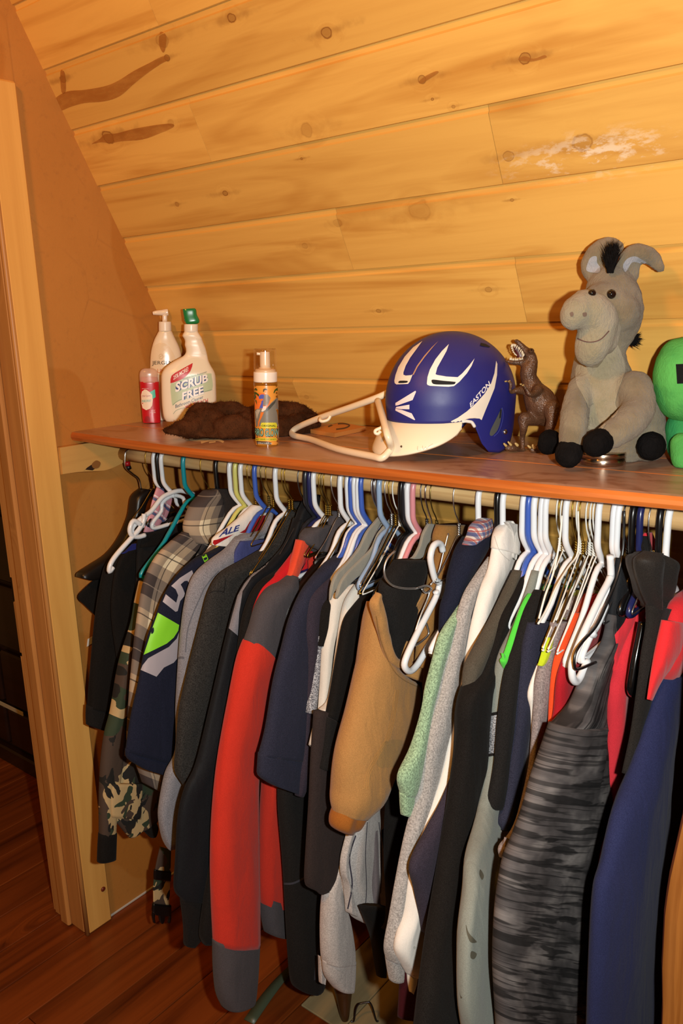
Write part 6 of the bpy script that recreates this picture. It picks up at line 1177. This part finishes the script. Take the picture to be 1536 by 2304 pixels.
# --- plush donkey (a plain generic toy of the same size and colouring)
P, nn = stand(1352, 1046); P = P-nn*.018
k5 = lambda pts: [(on_plane(1100+x/3.523, 520+y/3.523, P+nn*d*.01, nn), r/3.523*depth(P)/FPX) for x, y, d, r in pts]
grey = fur('8A7C64', '756852'); pale = fur('A2967E', '948A6E'); blkf = fur('100E0E', '1A1716'); inner = fur('A5A6AC', '96989E')
pd = thing('plush_donkey', 'grey brown plush donkey with black hooves, seated at the right of the shelf', 'plush toy', (P[0], P[1], ZS))
chs = [[(960,470,0,185),(990,560,0,205),(1010,650,0,200),(1000,760,-1,170),(930,900,-2,150)], [(900,560,3,150),(1040,640,2,150)],
       [(880,960,-2,190),(880,1130,-2,225),(910,1300,-2,265),(960,1480,-3,310),(1000,1620,-4,290)], [(1180,1450,-4,200),(1240,1600,-5,170),(1270,1700,-2,130)],
       [(720,1240,2,95),(690,1380,4,108),(670,1520,6,108),(655,1660,7,102)], [(1150,1250,2,140),(1180,1400,4,130),(1110,1510,7,125),(1010,1590,9,110),(930,1640,10,95)], [(640,1640,-2,120),(560,1670,0,100),(500,1670,1,90)],
       [(820,360,-1,55),(800,290,-1,70),(850,190,-1,85),(930,130,-2,80),(1000,140,-3,70)], [(790,330,-1,50),(770,270,-1,50),(800,220,-1,60)],
       [(1120,370,-1,50),(1110,290,-1,62),(1090,230,0,62),(1140,165,0,60),(1220,170,0,62),(1300,220,-1,58),(1360,295,-1,36)], [(1140,360,-1,45),(1160,290,-1,40)]]
v, f = blobs([k5(c) for c in chs], .0042, 5, (.0012, 120)); v[:, 2] = np.maximum(v[:, 2], ZS+.001)
body_ = emit('body', v, f, grey, pd); tb_ = bvh([body_])
chs = [[(760,590,6,120),(690,640,8,112),(660,690,8,90)], [(800,640,6,150),(860,700,5,150),(850,800,5,140),(820,900,5,135),(800,960,5,110)], [(940,740,3,110),(900,860,3,120)]]
v, f = blobs([k5(c) for c in chs], .0042, 6, (.0010, 120)); mz = emit('muzzle', v, f, pale, pd)
tmz = bvh([mz]); kk = lambda L: zz_(L, 3.523, 1100, 520)
decal('belly_patch', smoothpoly(kk([(700,1060),(860,1080),(985,880),(1050,980),(1078,1100),(1040,1220),(1000,1360),(1020,1440),(930,1530),(880,1580),(780,1560),(780,1400),(740,1300),(690,1200)])), tb_, pale, pd, off=.0012, maxlen=8)
decal('mouth_line', stroke(kk([(640,790),(700,850),(790,880),(880,860),(950,790)]), 2.6), tmz, ink('5A4038', .9), pd, off=.0012)
decal('nostril', smoothpoly(kk([(640,650),(662,640),(670,665),(650,680)])), tmz, ink('6A5648', .9), pd); decal('nostril', smoothpoly(kk([(740,650),(770,645),(772,672),(748,678)])), tmz, ink('6A5648', .9), pd)
for L in ([(815,492,10,30)], [(968,500,21,36)]):
    h = bvh([body_, mz]).ray_cast(Vector(EYE), Vector(ray(1100+L[0][0]/3.523, 520+L[0][1]/3.523)).normalized()); c_ = np.array(h[0][:]); v, f = blobs([[(c_, L[0][3]/3.523*depth(P)/FPX)]], .0012, 2); emit('eye', v, f, plastic('14100E', .08, coat=.6), pd)
decal('ear_lining', smoothpoly(kk([(770,300),(800,215),(850,200),(855,250),(880,290),(870,330),(800,325)])), tb_, inner, pd, off=.0012); decal('ear_lining', smoothpoly(kk([(1065,310),(1062,265),(1100,215),(1160,200),(1210,225),(1260,255),(1300,300),(1240,285),(1180,250),(1130,250),(1085,320)])), tb_, inner, pd, off=.0012)
for nm, cs in (('hoof', [[(640,1740,7.5,106),(630,1770,8,104)]]), ('hoof', [[(880,1670,11,100),(845,1690,11.5,98)]]), ('hoof', [[(480,1660,2,92),(470,1690,2,88)]]), ('hoof', [[(1285,1705,2.5,112)]])):
    v, f = blobs([k5(c) for c in cs], .0036, 4, (.0012, 160)); v[:, 2] = np.maximum(v[:, 2], ZS+.001); emit(nm, v, f, blkf, pd)
rn = random.Random(9)
def tuft(name, pts, n_, ln, spread, direction, m):
    vv, ff = [], []
    for _ in range(n_):
        a, b, d, r = pts[rn.randrange(len(pts))]; c_ = k5([(a+rn.uniform(-r, r), b+rn.uniform(-r, r), d+rn.uniform(-1, 1), 1)])[0][0]
        dv = np.array(direction, float)+np.array([rn.uniform(-spread, spread) for _ in range(3)]); dv /= np.linalg.norm(dv); s = np.cross(dv, nn); s /= np.linalg.norm(s); k = len(vv); l = ln*rn.uniform(.6, 1.1)
        vv += [c_-s*.0008, c_+s*.0008, c_+dv*l]; ff.append((k, k+1, k+2))
    return emit(name, vv, ff, m, pd, smooth=False, kind='stuff')
tuft('mane', [(960,310,3,25),(965,270,2,24),(970,240,1,18)], 700, .030, .45, (.1, -.1, 1), blkf); tuft('neck_mane', [(1130,850,-4,18),(1120,880,-4,18)], 250, .018, .6, (.8, .2, .1), blkf)
v, f = bbox(at(1100+1060/3.523, 520+1755/3.523, 2, ZS+.002)-np.array([.012, .008, .0012]), at(1100+1060/3.523, 520+1755/3.523, 2, ZS+.002)+np.array([.010, .008, .001]), .0004); emit('care_tag', v, f, plastic('C9D8B8', .6), pd, smooth=False)
# --- round metal tin under the donkey's hoof
P, nn = stand(1354, 1052); P = P-nn*.035
r_ = 51/FPX*depth(P); hgt = 33/FPX*depth(P)
t = thing('metal_tin', 'round shiny metal tin under the black hoof of the plush donkey', 'tin', (P[0], P[1], ZS)); tm = metal('B9A48E', .22)
v, f = lathe([(.0001, .0006), (r_*.97, .0006), (r_, .002), (r_, hgt*.50), (r_*.985, hgt*.52)], (P[0], P[1], ZS), 48); emit('base', v, f, tm, t)
v, f = lathe([(r_*.985, hgt*.52), (r_*1.0, hgt*.55), (r_*1.0, hgt*.80), (r_*.985, hgt*.86), (r_*.95, hgt*.88), (r_*.90, hgt*.84), (.0001, hgt*.84)], (P[0], P[1], ZS), 48); emit('lid', v, f, tm, t)
# --- green plush at the right edge
P, nn = stand(1540, 1052); P = P-nn*.05
g5 = lambda pts: [(on_plane(1100+x/3.523, 520+y/3.523, P+nn*d*.01, nn), r/3.523*depth(P)/FPX) for x, y, d, r in pts]
gf = fur('5FB55A', '4FA050', 300.0, .5); gd = thing('green_plush', 'rounded bright green plush toy cut off by the right edge of the shelf', 'plush toy', (P[0], P[1], ZS))
v, f = blobs([g5([(1560,1010,0,170),(1530,1090,0,215),(1560,1250,0,240),(1580,1330,0,190)]), g5([(1500,1000,0,150),(1480,1180,0,170),(1510,1330,0,170)])], .0045, 6); emit('head', v, f, gf, gd); hd_ = bvh([bpy.data.objects[gd.children[0].name]])
v, f = blobs([g5([(1560,1560,-1,160),(1560,1700,0,150)])], .0045, 5); v[:, 2] = np.maximum(v[:, 2], ZS+.001); emit('body', v, f, fur('3E9A58', '358A50', 300.0, .5), gd)
v, f = blobs([g5([(1530,1690,4,95),(1545,1800,5,100)])], .0045, 5); v[:, 2] = np.maximum(v[:, 2], ZS+.001); emit('foot', v, f, gf, gd)
decal('dark_patch', kk([(1480,1055),(1600,1050),(1600,1205),(1490,1210)]), hd_, fabric('161616', .1), gd, off=.0012)
# ---------------------------------------------------------------- things on the floor
p0, p1, p2, p3 = [at(a, b, 2, .0015) for a, b in [(548,2296),(572,2300),(652,2218),(636,2216)]]; q0, q1 = at(652,2166,2,.0015), at(640,2163,2,.0015)
A0 = at(560,2300,2,0); A1 = at(650,2190,2,0); dv = A1-A0; L_ = np.linalg.norm(dv); dv /= L_; sv = np.cross(dv, [0, 0, 1.0])
vv, ff = [], []
for i in range(13):
    q = i/12; c_ = A0+dv*L_*1.25*q; w = .014*(1-.5*q*q); zt_ = .0015+.010*math.sin(q*3.0)
    for s, dz in ((-1, 0), (1, 0), (1, -.0012), (-1, -.0012)): vv.append(c_+sv*w*s+np.array([0, 0, zt_+dz]))
for i in range(12):
    for j in range(4): a = i*4+j; b = i*4+(j+1) % 4; ff.append((a, b, b+4, a+4))
ff += [(3, 2, 1, 0), (48, 49, 50, 51)]
o = emit('metal_strip', vv, ff, plastic('46503E', .4), loc=A0); tag(o, 'thin grey green strip lying on the stained floorboards below the red jacket', 'strip')
B0 = at(770, 2294, 2, 0.0); Bn = -B0.copy(); Bn[2] = 0; Bn /= np.linalg.norm(Bn)
t = loft('wooden_leg', [(738,2190,800,2200,.8),(744,2215,798,2222,.8),(752,2240,794,2242,.8),(762,2284,788,2284,.8),(768,2296,784,2296,.8)], B0+Bn*0.0, Bn, wood('dark_leg', '4A3018', '2C1A0C', axis=2, knots=0, rough=.35), loc=B0, p=2.2, rs=3, hollow=False); tag(t, 'tapered dark brown wooden furniture leg standing on the pale floorboards', 'furniture leg')
P = at(828, 2300, 2, 0.0); nn = -P.copy(); nn[2] = 0; nn /= np.linalg.norm(nn)
pts = [on_plane(a, b, P+nn*d, nn) for a, b, d in [(790,2330,0),(796,2296,0),(800,2272,0),(806,2260,0),(815,2257,0),(826,2255,0),(832,2256,0),(838,2268,0),(846,2296,0),(852,2330,0)]]
for p in pts: p[2] = max(p[2], .003)
v, f = tube(pts, .0020, 7, 4); o = emit('wire_hanger', v, f, metal('4A4A50', .35), loc=P); tag(o, 'bent dark wire hanger standing on the pale floorboards beside the wooden leg', 'hanger')

# scrap of white paper stuck to the left wall
c = [at(a, b, 0, XW+.0008) for a, b in [(197,1438),(207,1432),(206,1448),(195,1455)]]
v = c+[q_+np.array([.0008, 0, 0]) for q_ in c]
o = emit('paper_scrap', v, [(3,2,1,0),(4,5,6,7),(0,1,5,4),(1,2,6,5),(2,3,7,6),(3,0,4,7)], plastic('D8D4CC', .7), smooth=False, loc=c[0]); tag(o, 'small torn scrap of white paper stuck on the left wall panel beside the black sleeve', 'paper')
